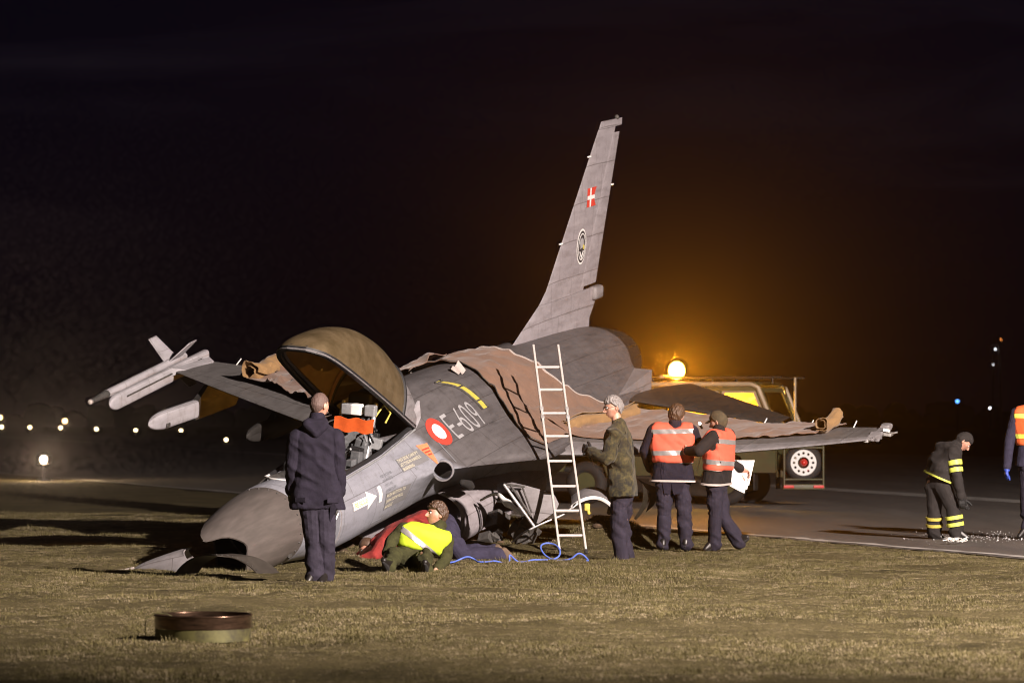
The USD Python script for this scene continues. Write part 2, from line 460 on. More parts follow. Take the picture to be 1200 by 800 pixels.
usdkit.material(stage, '/World/Looks/pane', {
    'f': ('fresnel', {'IOR': 1.5}), 't': ('transparent_bsdf', {'color': (0.9, 0.88, 0.82)}), 'g': ('glossy_bsdf', {'roughness': 0.05}), 'm': ('mix_closure', {}),
}, [('f.fac', 'm.fac'), ('t.BSDF', 'm.closure1'), ('g.BSDF', 'm.closure2')], surface='m.closure')
usdkit.material(stage, '/World/Looks/grass_ground', {
    'g': ('geometry', {}), 'n': ('noise_texture', {'scale': 0.9, 'detail': 8.0, 'roughness': 0.7}),
    'r': ('rgb_ramp', {'ramp': [(0.28, (0.055, 0.046, 0.02)), (0.5, (0.105, 0.088, 0.041)), (0.72, (0.18, 0.15, 0.078))]}),
    'n2': ('noise_texture', {'scale': 38.0, 'detail': 6.0, 'roughness': 0.75}),
    'r2': ('rgb_ramp', {'ramp': [(0.35, (0.5, 0.5, 0.5)), (0.65, (1.3, 1.26, 1.18))]}),
    'mx': ('mix', {'mix_type': 'multiply', 'fac': 1.0}),
    'b': ('bump', {'distance': 0.05, 'strength': 1.0}), 'p': ('principled_bsdf', {'roughness': 0.95, 'specular_ior_level': 0.15}),
}, [('g.position', 'n.vector'), ('g.position', 'n2.vector'), ('n.fac', 'r.fac'), ('n2.fac', 'r2.fac'), ('r.color', 'mx.color1'), ('r2.color', 'mx.color2'), ('mx.color', 'p.base_color'), ('n2.fac', 'b.height'), ('b.normal', 'p.normal')], surface='p.BSDF')
for nm, c0, c1 in (('grass_blade', (0.065, 0.058, 0.019), (0.20, 0.17, 0.075)), ('grass_dry', (0.15, 0.122, 0.068), (0.40, 0.335, 0.215))):
    usdkit.material(stage, '/World/Looks/' + nm, {
        'g': ('geometry', {}), 'n': ('noise_texture', {'scale': 0.8, 'detail': 7.0, 'roughness': 0.72}),
        'r': ('rgb_ramp', {'ramp': [(0.3, c0), (0.7, c1)]}),
        'd': ('principled_bsdf', {'roughness': 0.7, 'specular_ior_level': 0.25}), 't': ('translucent_bsdf', {}), 'm': ('mix_closure', {'fac': 0.25}),
    }, [('g.position', 'n.vector'), ('n.fac', 'r.fac'), ('r.color', 'd.base_color'), ('r.color', 't.color'), ('d.BSDF', 'm.closure1'), ('t.BSDF', 'm.closure2')], surface='m.closure')
usdkit.material(stage, '/World/Looks/asphalt', {
    'g': ('geometry', {}), 'mp': ('mapping', {'rotation': (0, 0, -0.29), 'scale': (1.0, 0.12, 1.0)}),
    'n': ('noise_texture', {'scale': 0.9, 'detail': 7.0, 'roughness': 0.65}),
    'r': ('rgb_ramp', {'ramp': [(0.3, (0.085, 0.074, 0.066)), (0.55, (0.13, 0.115, 0.102)), (0.75, (0.20, 0.178, 0.158))]}),
    'n2': ('noise_texture', {'scale': 60.0, 'detail': 4.0, 'roughness': 0.8}), 'r2': ('rgb_ramp', {'ramp': [(0.35, (0.55, 0.55, 0.55)), (0.68, (1.5, 1.5, 1.5))]}),
    'mx': ('mix', {'mix_type': 'multiply', 'fac': 0.8}),
    'b': ('bump', {'distance': 0.012}), 'p': ('principled_bsdf', {'roughness': 0.7}),
}, [('g.position', 'mp.vector'), ('mp.vector', 'n.vector'), ('g.position', 'n2.vector'), ('n.fac', 'r.fac'), ('n2.fac', 'r2.fac'), ('r.color', 'mx.color1'), ('r2.color', 'mx.color2'), ('mx.color', 'p.base_color'), ('n2.fac', 'b.height'), ('b.normal', 'p.normal')], surface='p.BSDF')
look('edge_paint', (0.42, 0.40, 0.37), 0.7, 0.35, 3, dirt=(0.12, 0.11, 0.10), dscale=2)
glow('beacon_glow', (1.0, 0.62, 0.10), 14.0)
glow('lamp_warm', (1.0, 0.76, 0.40), 12.0)
glow('lamp_big', (1.0, 0.84, 0.60), 14.0)
glow('lamp_far', (1.0, 0.62, 0.26), 14.0)
glow('lamp_orange', (1.0, 0.30, 0.06), 14.0)
glow('lamp_white', (0.95, 0.95, 1.0), 8.0)
glow('lamp_blue', (0.10, 0.33, 1.0), 5.0)
glow('tail_glow', (1.0, 0.16, 0.03), 9.0)
glow('torch_glow', (1.0, 0.95, 0.85), 25.0)


# ================================================================== the setting
EDGE_A, EDGE_B = ground(1200, 655), ground(960, 635)
EDGE_SLOPE = (EDGE_B[0] - EDGE_A[0]) / (EDGE_B[1] - EDGE_A[1])


def edge_x(y):
    """Where the grass ends and the asphalt begins, at depth y."""
    return EDGE_A[0] + EDGE_SLOPE * (np.asarray(y, float) - EDGE_A[1])


MOUNDS = [(pixel(735, 620, 42.6), 0.55, 0.40, 0.22), (pixel(695, 628, 42.6), 0.42, 0.35, 0.20), (pixel(403, 646, 37.4), 0.20, 0.3, 0.15), (pixel(560, 640, 41.0), 0.9, 0.5, 0.13), (pixel(770, 612, 44.5), 0.5, 0.3, 0.12)]


def height(x, y):
    x, y = np.asarray(x, float), np.asarray(y, float)
    d = edge_x(y) - x
    on = np.clip(d / 1.2, 0, 1)
    p = np.stack([x, y, np.zeros_like(x)], -1)
    h = (meshkit.fbm(p * 0.55, 3, 3) - 0.5) * 0.10 + (meshkit.fbm(p * 3.1, 3, 9) - 0.5) * 0.055
    near = np.exp(-((np.hypot(x, (y - 34) * 0.45)) / 14) ** 4)
    h = h * on * (0.25 + 0.75 * near)
    for c, rx, ry, hh in MOUNDS:
        h = h + hh * np.exp(-(((x - c[0]) / rx) ** 2 + ((y - c[1]) / ry) ** 2)) * (0.75 + 0.5 * meshkit.fbm(p * 4, 3, 21))
    return np.where(d > 0, h + 0.012 * on, -0.02)


def axis(a, b, step, ends, k=1.22):
    out = list(np.arange(a, b + 1e-6, step))
    s = step
    while out[-1] < ends[1]:
        s *= k; out.append(out[-1] + s)
    s, low = step, []
    x = a
    while x > ends[0]:
        s *= k; x -= s; low.append(x)
    return np.array(low[::-1] + out)


gx, gy = axis(-6.5, 6.5, 0.075, (-1200, 1200)), axis(20.5, 47, 0.085, (-90, 1550))
GX, GY = np.meshgrid(gx, gy, indexing='ij')
p = path_for('/World', 'grass_field')
usdkit.mesh(stage, p, sheet(np.stack([GX, GY, height(GX, GY)], -1)), '/World/Looks/grass_ground', smooth=True)
tag(stage.GetPrimAtPath(p), kind='structure')

ys = np.unique(np.concatenate([np.arange(-60, 30, 3.0), np.arange(30, 75, 0.22), np.arange(75, 200, 2.0), np.geomspace(200, 1400, 40)]))
wob = (meshkit.fbm(np.stack([ys * 1.6, ys * 0, ys * 0], -1), 4, 4) - 0.5) * 0.34
left = edge_x(ys) + wob
cols = np.concatenate([[0, 0.3, 0.8], np.linspace(1.6, 48, 22)])
AX = left[:, None] + cols[None, :] * np.where(cols > 0, 1, 1)
AP = np.stack([AX, np.repeat(ys[:, None], len(cols), 1), np.full_like(AX, 0.006)], -1)
p = path_for('/World', 'runway')
usdkit.mesh(stage, p, sheet(AP), '/World/Looks/asphalt', smooth=True)
tag(stage.GetPrimAtPath(p), kind='structure')

L0, L1 = ground(1200, 588), ground(870, 567)
ls = (L1[0] - L0[0]) / (L1[1] - L0[1])
yl = np.linspace(20, 420, 90)
xl = L0[0] + ls * (yl - L0[1])
p = path_for('/World', 'runway_edge_line')
usdkit.mesh(stage, p, sheet(np.stack([np.stack([xl - 0.45, yl, np.full_like(xl, 0.011)], -1), np.stack([xl + 0.45, yl, np.full_like(xl, 0.011)], -1)], 1)), '/World/Looks/edge_paint', smooth=False)
tag(stage.GetPrimAtPath(p), kind='structure')
# pale shoulder strip of gravel along the asphalt's grass edge
yl = np.concatenate([np.arange(30, 60, 0.25), np.arange(60, 200, 2.0)])
xl = edge_x(yl) + 0.02 + (meshkit.fbm(np.stack([yl * 1.6, yl * 0, yl * 0], -1), 4, 4) - 0.5) * 0.34
wd = 0.16 + 0.1 * meshkit.fbm(np.stack([yl * 2.2, yl * 0, yl * 0 + 5], -1), 3, 8)
p = path_for('/World', 'runway_shoulder')
usdkit.mesh(stage, p, sheet(np.stack([np.stack([xl + 0.12, yl, np.full_like(xl, 0.011)], -1), np.stack([xl + 0.12 + wd, yl, np.full_like(xl, 0.011)], -1)], 1)), '/World/Looks/edge_paint', smooth=False)
tag(stage.GetPrimAtPath(p), kind='structure')

# grass: tufts of bent blades scattered over the near field
protos = UsdGeom.Scope.Define(stage, '/World/grass_tufts_source')


def tuft(n, h, spread, seed):
    r = np.random.default_rng(seed)
    V, Fc = [], []
    for i in range(n):
        a, b = r.uniform(0, 2 * np.pi), r.uniform(0, 2 * np.pi)
        base = np.array([math.cos(a), math.sin(a), 0]) * spread * math.sqrt(r.uniform()) + [0, 0, -0.01]
        out = np.array([math.cos(b), math.sin(b), 0])
        side = np.array([-out[1], out[0], 0])
        hh, w, bend = h * r.uniform(0.5, 1.15), r.uniform(0.0016, 0.0032), r.uniform(0.15, 0.9)
        k = len(V)
        for t, ww in ((0, 1), (0.55, 0.8), (1, 0.12)):
            c = base + np.array([0, 0, 1]) * hh * t * (1 - 0.25 * bend * t) + out * hh * bend * t * t
            V += [c - side * w * ww, c + side * w * ww]
        Fc += [[k, k + 1, k + 3], [k, k + 3, k + 2], [k + 2, k + 3, k + 5], [k + 2, k + 5, k + 4]]
    return trimesh.Trimesh(np.array(V), np.array(Fc), process=False)


inst = UsdGeom.PointInstancer.Define(stage, '/World/grass')
tag(inst.GetPrim(), 'short mown olive and straw coloured grass around the wreck', 'grass', kind='stuff')
stage.RemovePrim('/World/grass_tufts_source')
UsdGeom.Scope.Define(stage, '/World/grass/prototypes')
for i in range(7):
    q = f'/World/grass/prototypes/tuft_{i:03d}'
    usdkit.mesh(stage, q, tuft(15, (0.023, 0.027, 0.020, 0.036, 0.025, 0.019, 0.055)[i], (0.05, 0.055, 0.06, 0.05, 0.05, 0.06, 0.04)[i], 40 + i), '/World/Looks/' + ('grass_dry' if i in (2, 4, 5) else 'grass_blade'), smooth=False)
    inst.CreatePrototypesRel().AddTarget(q)
NG = 135000
gd = np.sqrt(rng.uniform(20.8 ** 2, 58.0 ** 2, int(NG * 2.6)))
gu = rng.uniform(-1, 1, int(NG * 2.6)) * (0.1475 * gd + 0.5)
keep = (gu < edge_x(gd) - 0.02 + rng.normal(0, 0.05, int(NG * 2.6)))
keep &= rng.uniform(size=int(NG * 2.6)) < np.clip(1.25 - (gd - 24) / 55, 0.45, 1) 
cl = meshkit.fbm(np.stack([gu * 0.9, gd * 0.9, gd * 0], -1), 4, 17)
keep &= rng.uniform(size=int(NG * 2.6)) < np.clip(0.45 + (cl - 0.3) * 2.0, 0.3, 1)
gd, gu, cl = gd[keep][:NG], gu[keep][:NG], cl[keep][:NG]
pos = np.stack([gu, gd, height(gu, gd)], -1)
sc = np.clip(0.55 + (cl - 0.35) * 1.8, 0.5, 1.3) * rng.uniform(0.75, 1.3, len(gd))
ang = rng.uniform(0, np.pi, len(gd))
inst.CreatePositionsAttr(Vt.Vec3fArray.FromNumpy(pos.astype(np.float32)))
inst.CreateScalesAttr(Vt.Vec3fArray.FromNumpy(np.repeat(sc[:, None], 3, 1).astype(np.float32)))
inst.CreateOrientationsAttr(Vt.QuathArray([Gf.Quath(float(math.cos(a)), 0, 0, float(math.sin(a))) for a in ang]))
pi_ = rng.choice(7, len(gd), p=[0.22, 0.2, 0.14, 0.05, 0.18, 0.19, 0.02])
inst.CreateProtoIndicesAttr(Vt.IntArray.FromNumpy(pi_.astype(np.int32)))

# haze: the damp air round the whole field
p = path_for('/World', 'haze')
usdkit.material(stage, '/World/Looks/haze_air', {'v': ('principled_volume', {'color': (0.78, 0.74, 0.92), 'density': HAZE_DENSITY, 'anisotropy': 0.94})}, [], volume='v.volume')
usdkit.mesh(stage, p, box((3000, 1800, 35), (0, 750, 16.2)), '/World/Looks/haze_air', smooth=False)
tag(stage.GetPrimAtPath(p), kind='stuff')


def floodlight_mast():
    t = thing('floodlight_mast', 'tall mobile floodlight mast shining onto the wreck from outside the picture', 'floodlight', (FLOOD_POS[0], FLOOD_POS[1], 0))
    top = FLOOD_POS[2]
    part(t, 'mast', tube([(0.5, -0.8, 0), (0.5, -0.8, top * 0.5), (0.5, -0.8, top + 0.2)], [0.09, 0.07, 0.05]), 'steel_post')
    part(t, 'trailer', rbox((1.4, 2.4, 0.7), 0.06, (0.5, -0.8, 0.65)), 'car_tan')
    for s in (-1, 1):
        w = Manifold.cylinder(0.2, 0.32, 0.32, 24, True).rotate([0, 90, 0]).translate([0.5 + s * 0.82, -0.8, 0.32])
        part(t, 'wheel', w, 'rubber')
    aim = FLOOD_AIM - FLOOD_POS
    aim /= np.linalg.norm(aim)
    side = np.cross(aim, [0, 0, 1.0]); side /= np.linalg.norm(side)
    up = np.cross(side, aim)
    for k in range(1):
        shell = box((0.62, 0.62, 0.3)) - box((0.56, 0.56, 0.3), (0, 0, 0.04))
        part(t, 'lamp_housing', frame(shell, np.array([0, 0, top]) - aim * 0.35, side, up, aim), 'steel_post', smooth=False)
    part(t, 'lamp_bracket', tube([np.array([0, 0, top]) - aim * 0.5, (0.5, -0.8, top)], 0.04), 'steel_post')
    l = UsdLux.SphereLight.Define(stage, t + '/lamp')
    l.CreateRadiusAttr(0.28)
    l.CreateNormalizeAttr(True)
    l.CreateIntensityAttr(FLOOD_POWER)
    l.CreateColorAttr(Gf.Vec3f(1.0, 0.84, 0.76))
    sh = UsdLux.ShapingAPI.Apply(l.GetPrim())
    sh.CreateShapingConeAngleAttr(38.0)
    sh.CreateShapingConeSoftnessAttr(0.85)
    UsdGeom.Xformable(l).AddTransformOp().Set(look_matrix((0, 0, top), FLOOD_AIM - FLOOD_POS + [0, 0, top]))


floodlight_mast()

# ================================================================== the fighter jet
# The jet is modelled in its own frame: x runs aft from the tip of its nose, y to its right, z up; PORT features have y < 0.
JET_EULER = [math.radians(70.9432), math.radians(-8.1309), math.radians(5.5004)]
JR = Rot.from_euler('ZYX', JET_EULER).as_matrix()
JT = np.array([-1.2872, 41.0029, 1.0955]) - JR @ np.array([6.0, 0, 0])
JM = np.eye(4); JM[:3, :3], JM[:3, 3] = JR, JT
JET_MATRIX = Gf.Matrix4d(*[[float(v) for v in row] for row in JM.T])


def from_jet(v):
    return np.asarray(v, float) @ JR.T + JT


def to_jet(v):
    return (np.asarray(v, float) - JT) @ JR


CAM_J = to_jet([0, 0, EYE])


def jet_ray(px, py):
    """The direction, in the jet's frame, of the line of sight through a photograph pixel (used to measure positions)."""
    return to_jet(pixel(px, py, 40.0)) - CAM_J


def at_y(px, py, y):
    d = jet_ray(px, py)
    return CAM_J + d * ((y - CAM_J[1]) / d[1])


STATIONS = {  # x: half-profile from top centre to bottom centre
    2.90: [(0, .27), (.25, .245), (.42, .09), (.50, -.10), (.50, -.22), (.42, -.45), (.24, -.575), (0, -.60)],
    3.50: [(0, .30), (.28, .28), (.44, .14), (.535, -.06), (.53, -.20), (.46, -.42), (.28, -.545), (0, -.57)],
    4.30: [(0, .38), (.30, .355), (.46, .23), (.61, .01), (.575, -.15), (.48, -.38), (.32, -.49), (0, -.51)],
    5.00: [(0, .50), (.30, .47), (.48, .33), (.80, .06), (.66, -.10), (.50, -.35), (.35, -.45), (0, -.47)],
    5.60: [(0, .76), (.32, .67), (.57, .44), (1.03, .05), (.68, -.07), (.48, -.33), (.36, -.43), (0, -.45)],
    6.30: [(0, .86), (.35, .75), (.67, .46), (1.30, .02), (.62, -.09), (.44, -.34), (.36, -.45), (0, -.47)],
    7.00: [(0, .86), (.38, .75), (.76, .43), (1.55, .0), (.68, -.11), (.48, -.38), (.4, -.50), (0, -.53)],
    8.00: [(0, .84), (.42, .72), (.82, .39), (1.50, .0), (.85, -.16), (.62, -.42), (.5, -.66), (0, -.75)],
    9.50: [(0, .81), (.42, .69), (.80, .36), (1.15, .0), (1.0, -.25), (.8, -.6), (.55, -.85), (0, -.95)],
    11.0: [(0, .78), (.42, .665), (.72, .36), (1.04, .0), (.98, -.15), (.75, -.45), (.45, -.68), (0, -.72)],
    12.2: [(0, .73), (.40, .63), (.64, .37), (.98, .0), (.96, -.10), (.65, -.35), (.40, -.52), (0, -.58)],
    12.7: [(0, .70), (.38, .60), (.60, .36), (.95, .02), (.93, -.08), (.62, -.32), (.38, -.48), (0, -.54)],
    13.1: [(0, .66), (.36, .57), (.565, .34), (.60, .05), (.59, -.05), (.54, -.25), (.35, -.43), (0, -.49)],
}
_sx = np.array(sorted(STATIONS))
_pch = PchipInterpolator(_sx, np.array([STATIONS[x] for x in _sx]), axis=0)


def section(x, n=14):
    P = _pch(x)
    up = np.vstack([P[3:0:-1] * [-1, 1], P[:4]])
    lo = np.vstack([P[3:], P[6:2:-1] * [-1, 1]])
    half = []
    for q, a, b in ((up, 3, 6), (lo, 0, 4)):
        s = np.concatenate([[0], np.cumsum(np.linalg.norm(np.diff(q, axis=0), axis=1) ** 0.6)])
        c = CubicSpline(s, q, bc_type='natural')
        half.append(c(np.linspace(s[a], s[b], n)))
    prof = np.vstack([half[0][:-1], half[1]])
    full = np.vstack([prof, prof[-2:0:-1] * [-1, 1]])
    return np.column_stack([np.full(len(full), x), full])


jet = thing('fighter_jet', 'crashed grey fighter jet lying on its belly with raised canopy and tall tail fin', 'fighter jet', matrix=JET_MATRIX)
xs = np.unique(np.concatenate([np.arange(2.9, 13.1, 0.1), [13.1]]))
fus = loft([section(x) for x in xs])
fus_m = as_mf(fus)
tub = Manifold.batch_hull([box((0.02, 0.68, 0.02), (2.98, 0, 0.15)), box((0.02, 0.50, 0.02), (3.05, 0, -0.34)), box((0.02, 0.80, 0.02), (5.2, 0, 0.30)), box((0.02, 0.56, 0.02), (4.8, 0, -0.34)),
                           box((0.02, 0.68, 0.02), (2.98, 0, 0.9)), box((0.02, 0.80, 0.02), (5.30, 0, 0.9))])
body = fus_m - tub
# gun port on the port side, a step for the forward door, the ragged break behind the nose
gun = at_y(519, 551, -0.80)
gun_dir = np.array([-0.93, -0.33, 0.02]); gun_dir /= np.linalg.norm(gun_dir)
body = (body + caps(gun - gun_dir * 0.03, gun - gun_dir * 0.35 + [0, 0.10, 0], 0.13, 0.05, 24)) - caps(gun + gun_dir * 0.35, gun - gun_dir * 0.26, 0.105, None, 24)
fus_t = as_tm(body)
part(jet, 'fuselage', fus_t, 'jet_paint', smooth=32)
inner = as_tm(fus_m)
# nose ring and what is left of the radome
NOSE = PchipInterpolator([0.0, 0.3, 0.6, 1.0, 1.5, 2.0, 2.62], np.array([(-.22, .16, .16), (-.21, .25, .25), (-.20, .305, .305), (-.18, .355, .35), (-.15, .41, .395), (-.13, .45, .415), (-.155, .50, .445)]))


def ring(x, shrink=0.0, n=48, jag=None):
    cz, ry, rz = NOSE(x)
    a = np.arange(n) * 2 * np.pi / n
    return np.column_stack([np.full(n, x), np.sin(a) * (ry - shrink), cz + np.cos(a) * (rz - shrink)])


nose_ring = loft([ring(x) for x in np.linspace(2.02, 2.62, 8)])
part(jet, 'nose_section', nose_ring, 'jet_paint', smooth=35)
na = np.arange(48) * 2 * np.pi / 48
# the torn front edge: far forward on top, further aft on the port side
cut = 0.80 - 0.46 * np.clip(np.cos(na + 0.12), 0, 1) ** 7 + 0.0 * na + 0.85 * np.clip(np.sin(na - 0.25), 0, 1) ** 1.5
cut = cut + (meshkit.fbm(np.stack([np.cos(na) * 3, np.sin(na) * 3, na * 0], -1), 3, 5) - 0.5) * 0.10


def radome_ring(t, shrink):
    out = []
    for a, c in zip(na, cut):
        x = 2.012 + (c - 2.012) * t
        cz, ry, rz = NOSE(x)
        flare = 1 + 0.03 * t ** 2
        out.append((x, math.sin(a) * (ry * flare - shrink), cz + math.cos(a) * (rz * flare - shrink) - 0.03 * t ** 1.6))
    return np.array(out)


outer = [radome_ring(t, 0.0) for t in np.linspace(0, 1, 22)]
inn = [radome_ring(t, 0.016) for t in np.linspace(1, 0, 22)]
rad = loft(outer + inn, closed_path=True)
rp = part(jet, 'radome', rad, 'radome', smooth=40, label='brown nose cone broken open at the front')
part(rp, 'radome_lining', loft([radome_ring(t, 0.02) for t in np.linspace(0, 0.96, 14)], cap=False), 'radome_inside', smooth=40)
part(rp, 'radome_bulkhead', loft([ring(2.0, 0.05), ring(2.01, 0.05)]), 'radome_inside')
for k in range(26):  # fasteners round the radome's rear edge
    a = 2 * np.pi * k / 26 + 0.1
    cz, ry, rz = NOSE(1.93)
    if math.sin(a) < 0.35:
        c = np.array([1.93, math.sin(a) * (ry + 0.001), cz + math.cos(a) * (rz + 0.001)])
        part(rp, 'fastener', sph(c, 0.011, 8), 'wreck_dark')
lat = at_y(347, 641, -0.32)
part(rp, 'radome_latch', rbox((0.10, 0.03, 0.14), 0.012, (1.86, -0.36, -0.32)), 'wreck_dark')

# the gap behind the nose: bare frames, cable ends, white boxes
gap = loft([np.column_stack([np.full(40, x), np.cos(np.arange(40) * np.pi / 20) * ry, -0.09 + np.sin(np.arange(40) * np.pi / 20) * rz]) for x, ry, rz in ((2.60, .44, .43), (2.93, .43, .43))])
gp = part(jet, 'avionics_bay', gap, 'wreck_dark', label='torn open bay behind the nose with white boxes and cables')
r_ = np.random.default_rng(3)
for k in range(16):
    a = r_.uniform(-0.75, 0.62)
    c = np.array([r_.uniform(2.66, 2.88), -math.cos(a) * 0.455, -0.09 + math.sin(a) * 0.45])
    s = r_.uniform(0.03, 0.085, 3)
    m = as_tm(rbox(s, 0.006)); m.apply_transform(trimesh.transformations.random_rotation_matrix(r_.uniform(size=3))); m.apply_translation(c)
    part(gp, 'equipment_box', m, 'white_part' if k % 3 == 0 else ('wreck_dark' if k % 3 == 1 else 'torn_metal'))
for k in range(6):
    a0 = r_.uniform(-0.7, 0.4)
    pts = [np.array([2.64 + 0.05 * j, -math.cos(a0 + 0.12 * j) * (0.47 + 0.02 * math.sin(j * 2 + k)), -0.09 + math.sin(a0 + 0.12 * j) * 0.46]) for j in range(6)]
    part(gp, 'cable', tube(pts, 0.009, 6), 'white_part' if k % 2 else 'wreck_dark')
fr = section(2.93)
rim = tube(fr * [1, 1.0, 1.0] - [0.005, 0, 0], 0.010, 6, closed=True)
part(jet, 'skin_edge', rim, 'jet_mid')
# windscreen sill and head-up display frame in front of the cockpit
part(jet, 'windscreen_frame', tube([(3.0, -.37, .22), (2.72, -.30, .25), (2.5, -.14, .28), (2.46, 0, .285), (2.5, .14, .28), (2.72, .30, .25), (3.0, .37, .22)], 0.016), 'white_part')
part(jet, 'coaming', Manifold.batch_hull([rbox((0.5, 0.40, 0.05), 0.02, (2.75, 0, 0.25)), rbox((0.1, 0.62, 0.05), 0.02, (3.12, 0, 0.23))]), 'jet_paint')
part(jet, 'instrument_panel', Manifold.batch_hull([rbox((0.3, 0.5, 0.10), 0.04, (3.2, 0, 0.33)), rbox((0.12, 0.54, 0.45), 0.03, (3.25, 0, 0.02))]), 'cockpit_black')
hud = part(jet, 'head_up_display', rbox((0.22, 0.18, 0.12), 0.02, (3.2, 0, 0.43)), 'cockpit_grey')
part(hud, 'combiner_glass', rbox((0.012, 0.18, 0.16), 0.004, (3.2, 0, 0.56)), 'pane')

# cockpit lining, seat, rails, orange tag
lin = as_tm(tub.scale([1, 1, 1]) - Manifold.batch_hull([box((0.02, 0.62, 0.02), (3.01, 0, 0.15)), box((0.02, 0.44, 0.02), (3.08, 0, -0.30)), box((0.02, 0.74, 0.02), (5.16, 0, 0.30)), box((0.02, 0.50, 0.02), (4.76, 0, -0.30)),
                           box((0.02, 0.62, 0.02), (2.99, 0, 0.95)), box((0.02, 0.74, 0.02), (5.26, 0, 0.95))]) - box((4, 2, 1), (4, 0, 0.80)) - box((1.9, 2, 0.4), (3.6, 0, 0.42)))
part(jet, 'cockpit_tub', lin, 'cockpit_black', smooth=False)
for s in (-1, 1):
    pts = [(x, s * (0.355 + 0.05 * (x - 2.98) / 2), np.interp(x, [2.98, 4.3, 5.22], [0.225, 0.335, 0.50])) for x in np.linspace(2.98, 5.22, 16)]
    part(jet, 'canopy_sill', tube(pts, 0.026, 8), 'cockpit_black')
    part(jet, 'sill_seal', tube(np.array(pts) + [0, s * 0.045, -0.03], 0.012, 6), 'seat_metal')
    part(jet, 'side_console', rbox((1.1, 0.15, 0.12), 0.02, (3.75, s * 0.26, 0.08)), 'cockpit_grey')
seat = part(jet, 'ejection_seat', Manifold.batch_hull([rbox((0.12, 0.42, 0.6), 0.03, (4.42, 0, 0.12)), rbox((0.10, 0.34, 0.2), 0.03, (4.72, 0, 0.66))]), 'cockpit_grey', label='grey ejection seat leaning back in the cockpit')
part(seat, 'headrest', rbox((0.16, 0.30, 0.28), 0.05, (4.72, 0, 0.78)), 'cockpit_black')
part(seat, 'seat_cushion', rbox((0.42, 0.40, 0.12), 0.04, (4.15, 0, 0.05)), 'olive_cloth')
for s in (-1, 1):
    rail = caps((4.22, s * 0.21, -0.1), (4.66, s * 0.19, 0.80), 0.028)
    part(seat, 'seat_rail', rail, 'seat_metal')
    part(seat, 'seat_side', rbox((0.5, 0.03, 0.22), 0.01, (4.05, s * 0.22, 0.1)), 'seat_metal')
    part(seat, 'harness_strap', tube([(4.55, s * 0.08, 0.66), (4.42, s * 0.1, 0.4), (4.3, s * 0.09, 0.18)], 0.018, 6), 'cockpit_black')
part(seat, 'ejection_handle', tube([(3.96, -.05, .12), (3.9, -.05, .24), (3.9, .05, .24), (3.96, .05, .12)], 0.014, 6), 'yellow_paint')
r_ = np.random.default_rng(11)
for k in range(34):  # loose fittings: boxes, hoses and brackets that fill the cockpit
    c = np.array([r_.uniform(3.4, 4.7), r_.uniform(-0.30, 0.22), 0.0]); c[2] = 0.24 + 0.13 * (c[0] - 3.4) + r_.uniform(-0.05, 0.20) * (1 if c[1] > -0.1 else 0.4)
    m = as_tm(rbox(r_.uniform(0.04, 0.13, 3), 0.008)); m.apply_transform(trimesh.transformations.rotation_matrix(r_.uniform(-0.5, 0.5), r_.normal(size=3), c * 0)); m.apply_translation(c)
    part(jet, 'cockpit_fitting', m, ('cockpit_grey', 'seat_metal', 'cockpit_black')[k % 3])
for k in range(7):
    x0 = r_.uniform(3.5, 4.5)
    pts = [(x0 + 0.06 * j, -0.28 + 0.05 * j + 0.03 * math.sin(k + j), 0.32 + 0.12 * (x0 - 3.5) + 0.14 * math.sin(0.6 * j + k * 0.3)) for j in range(7)]
    part(jet, 'cockpit_hose', tube(pts, 0.013, 6), 'seat_metal' if k % 2 else 'cockpit_black')
c = at_y(415, 499, -0.22)
tagm = sheet(np.array([[(c[0] + 0.09 * a, c[1] + 0.03 * math.sin(a * 2) - 0.46 * (b - 0.5), c[2] + 0.085 - 0.16 * d_ + 0.012 * math.sin(b * 14)) for b in np.linspace(0, 1, 16)] for a, d_ in ((0, 0), (.3, .5), (.5, 1))]), 0.004)
part(jet, 'warning_streamer', frame(tagm, (0, 0, 0), (1, 0, 0), (0, 1, 0), (0, 0, 1)), 'orange_tag', label='orange cloth streamer laid over the cockpit edge')
for k, dx in enumerate((-0.13, 0.03, 0.14)):
    part(jet, 'seat_box', rbox((0.10, 0.12, 0.12), 0.012, c + [0.15, dx, 0.16]), 'seat_metal' if k != 1 else 'white_part')
h0 = at_y(440, 488, -0.3)
part(jet, 'lanyard', tube([h0, h0 + [0.12, -0.05, 0.12], h0 + [0.2, -0.1, 0.02], h0 + [0.1, -0.08, -0.08]], 0.011, 6), 'yellow_paint')

# ------------------------------------------------------------------ canopy, raised about a hinge behind the seat
HX, HZ, ANG = 5.28, 0.49, math.radians(30.0)


def raised(v):
    v = np.asarray(v, float); o = v.copy()
    dx, dz = v[..., 0] - HX, v[..., 2] - HZ
    o[..., 0] = HX + dx * math.cos(ANG) + dz * math.sin(ANG)
    o[..., 2] = HZ - dx * math.sin(ANG) + dz * math.cos(ANG)
    return o


cx = np.array([2.50, 2.56, 2.66, 2.9, 3.3, 3.8, 4.3, 4.8, 5.1, 5.3])
cw = PchipInterpolator(cx, [.10, .20, .275, .345, .385, .415, .435, .445, .445, .44])
cz0 = PchipInterpolator(cx, [.235, .24, .25, .265, .30, .345, .39, .435, .465, .49])
ch = PchipInterpolator(cx, [.02, .08, .17, .33, .52, .655, .695, .63, .55, .46])


def canopy_arch(x, shrink=0.0, n=33):
    a = np.linspace(0, np.pi, n)
    w, h = float(cw(x)) - shrink, float(ch(x)) - shrink
    bul = 1 + 0.14 * np.sin(a) ** 2 * min(1, h / 0.5)
    return np.column_stack([np.full(n, x), -np.cos(a) * w * (bul if True else 1), cz0(x) + np.sin(a) * h])


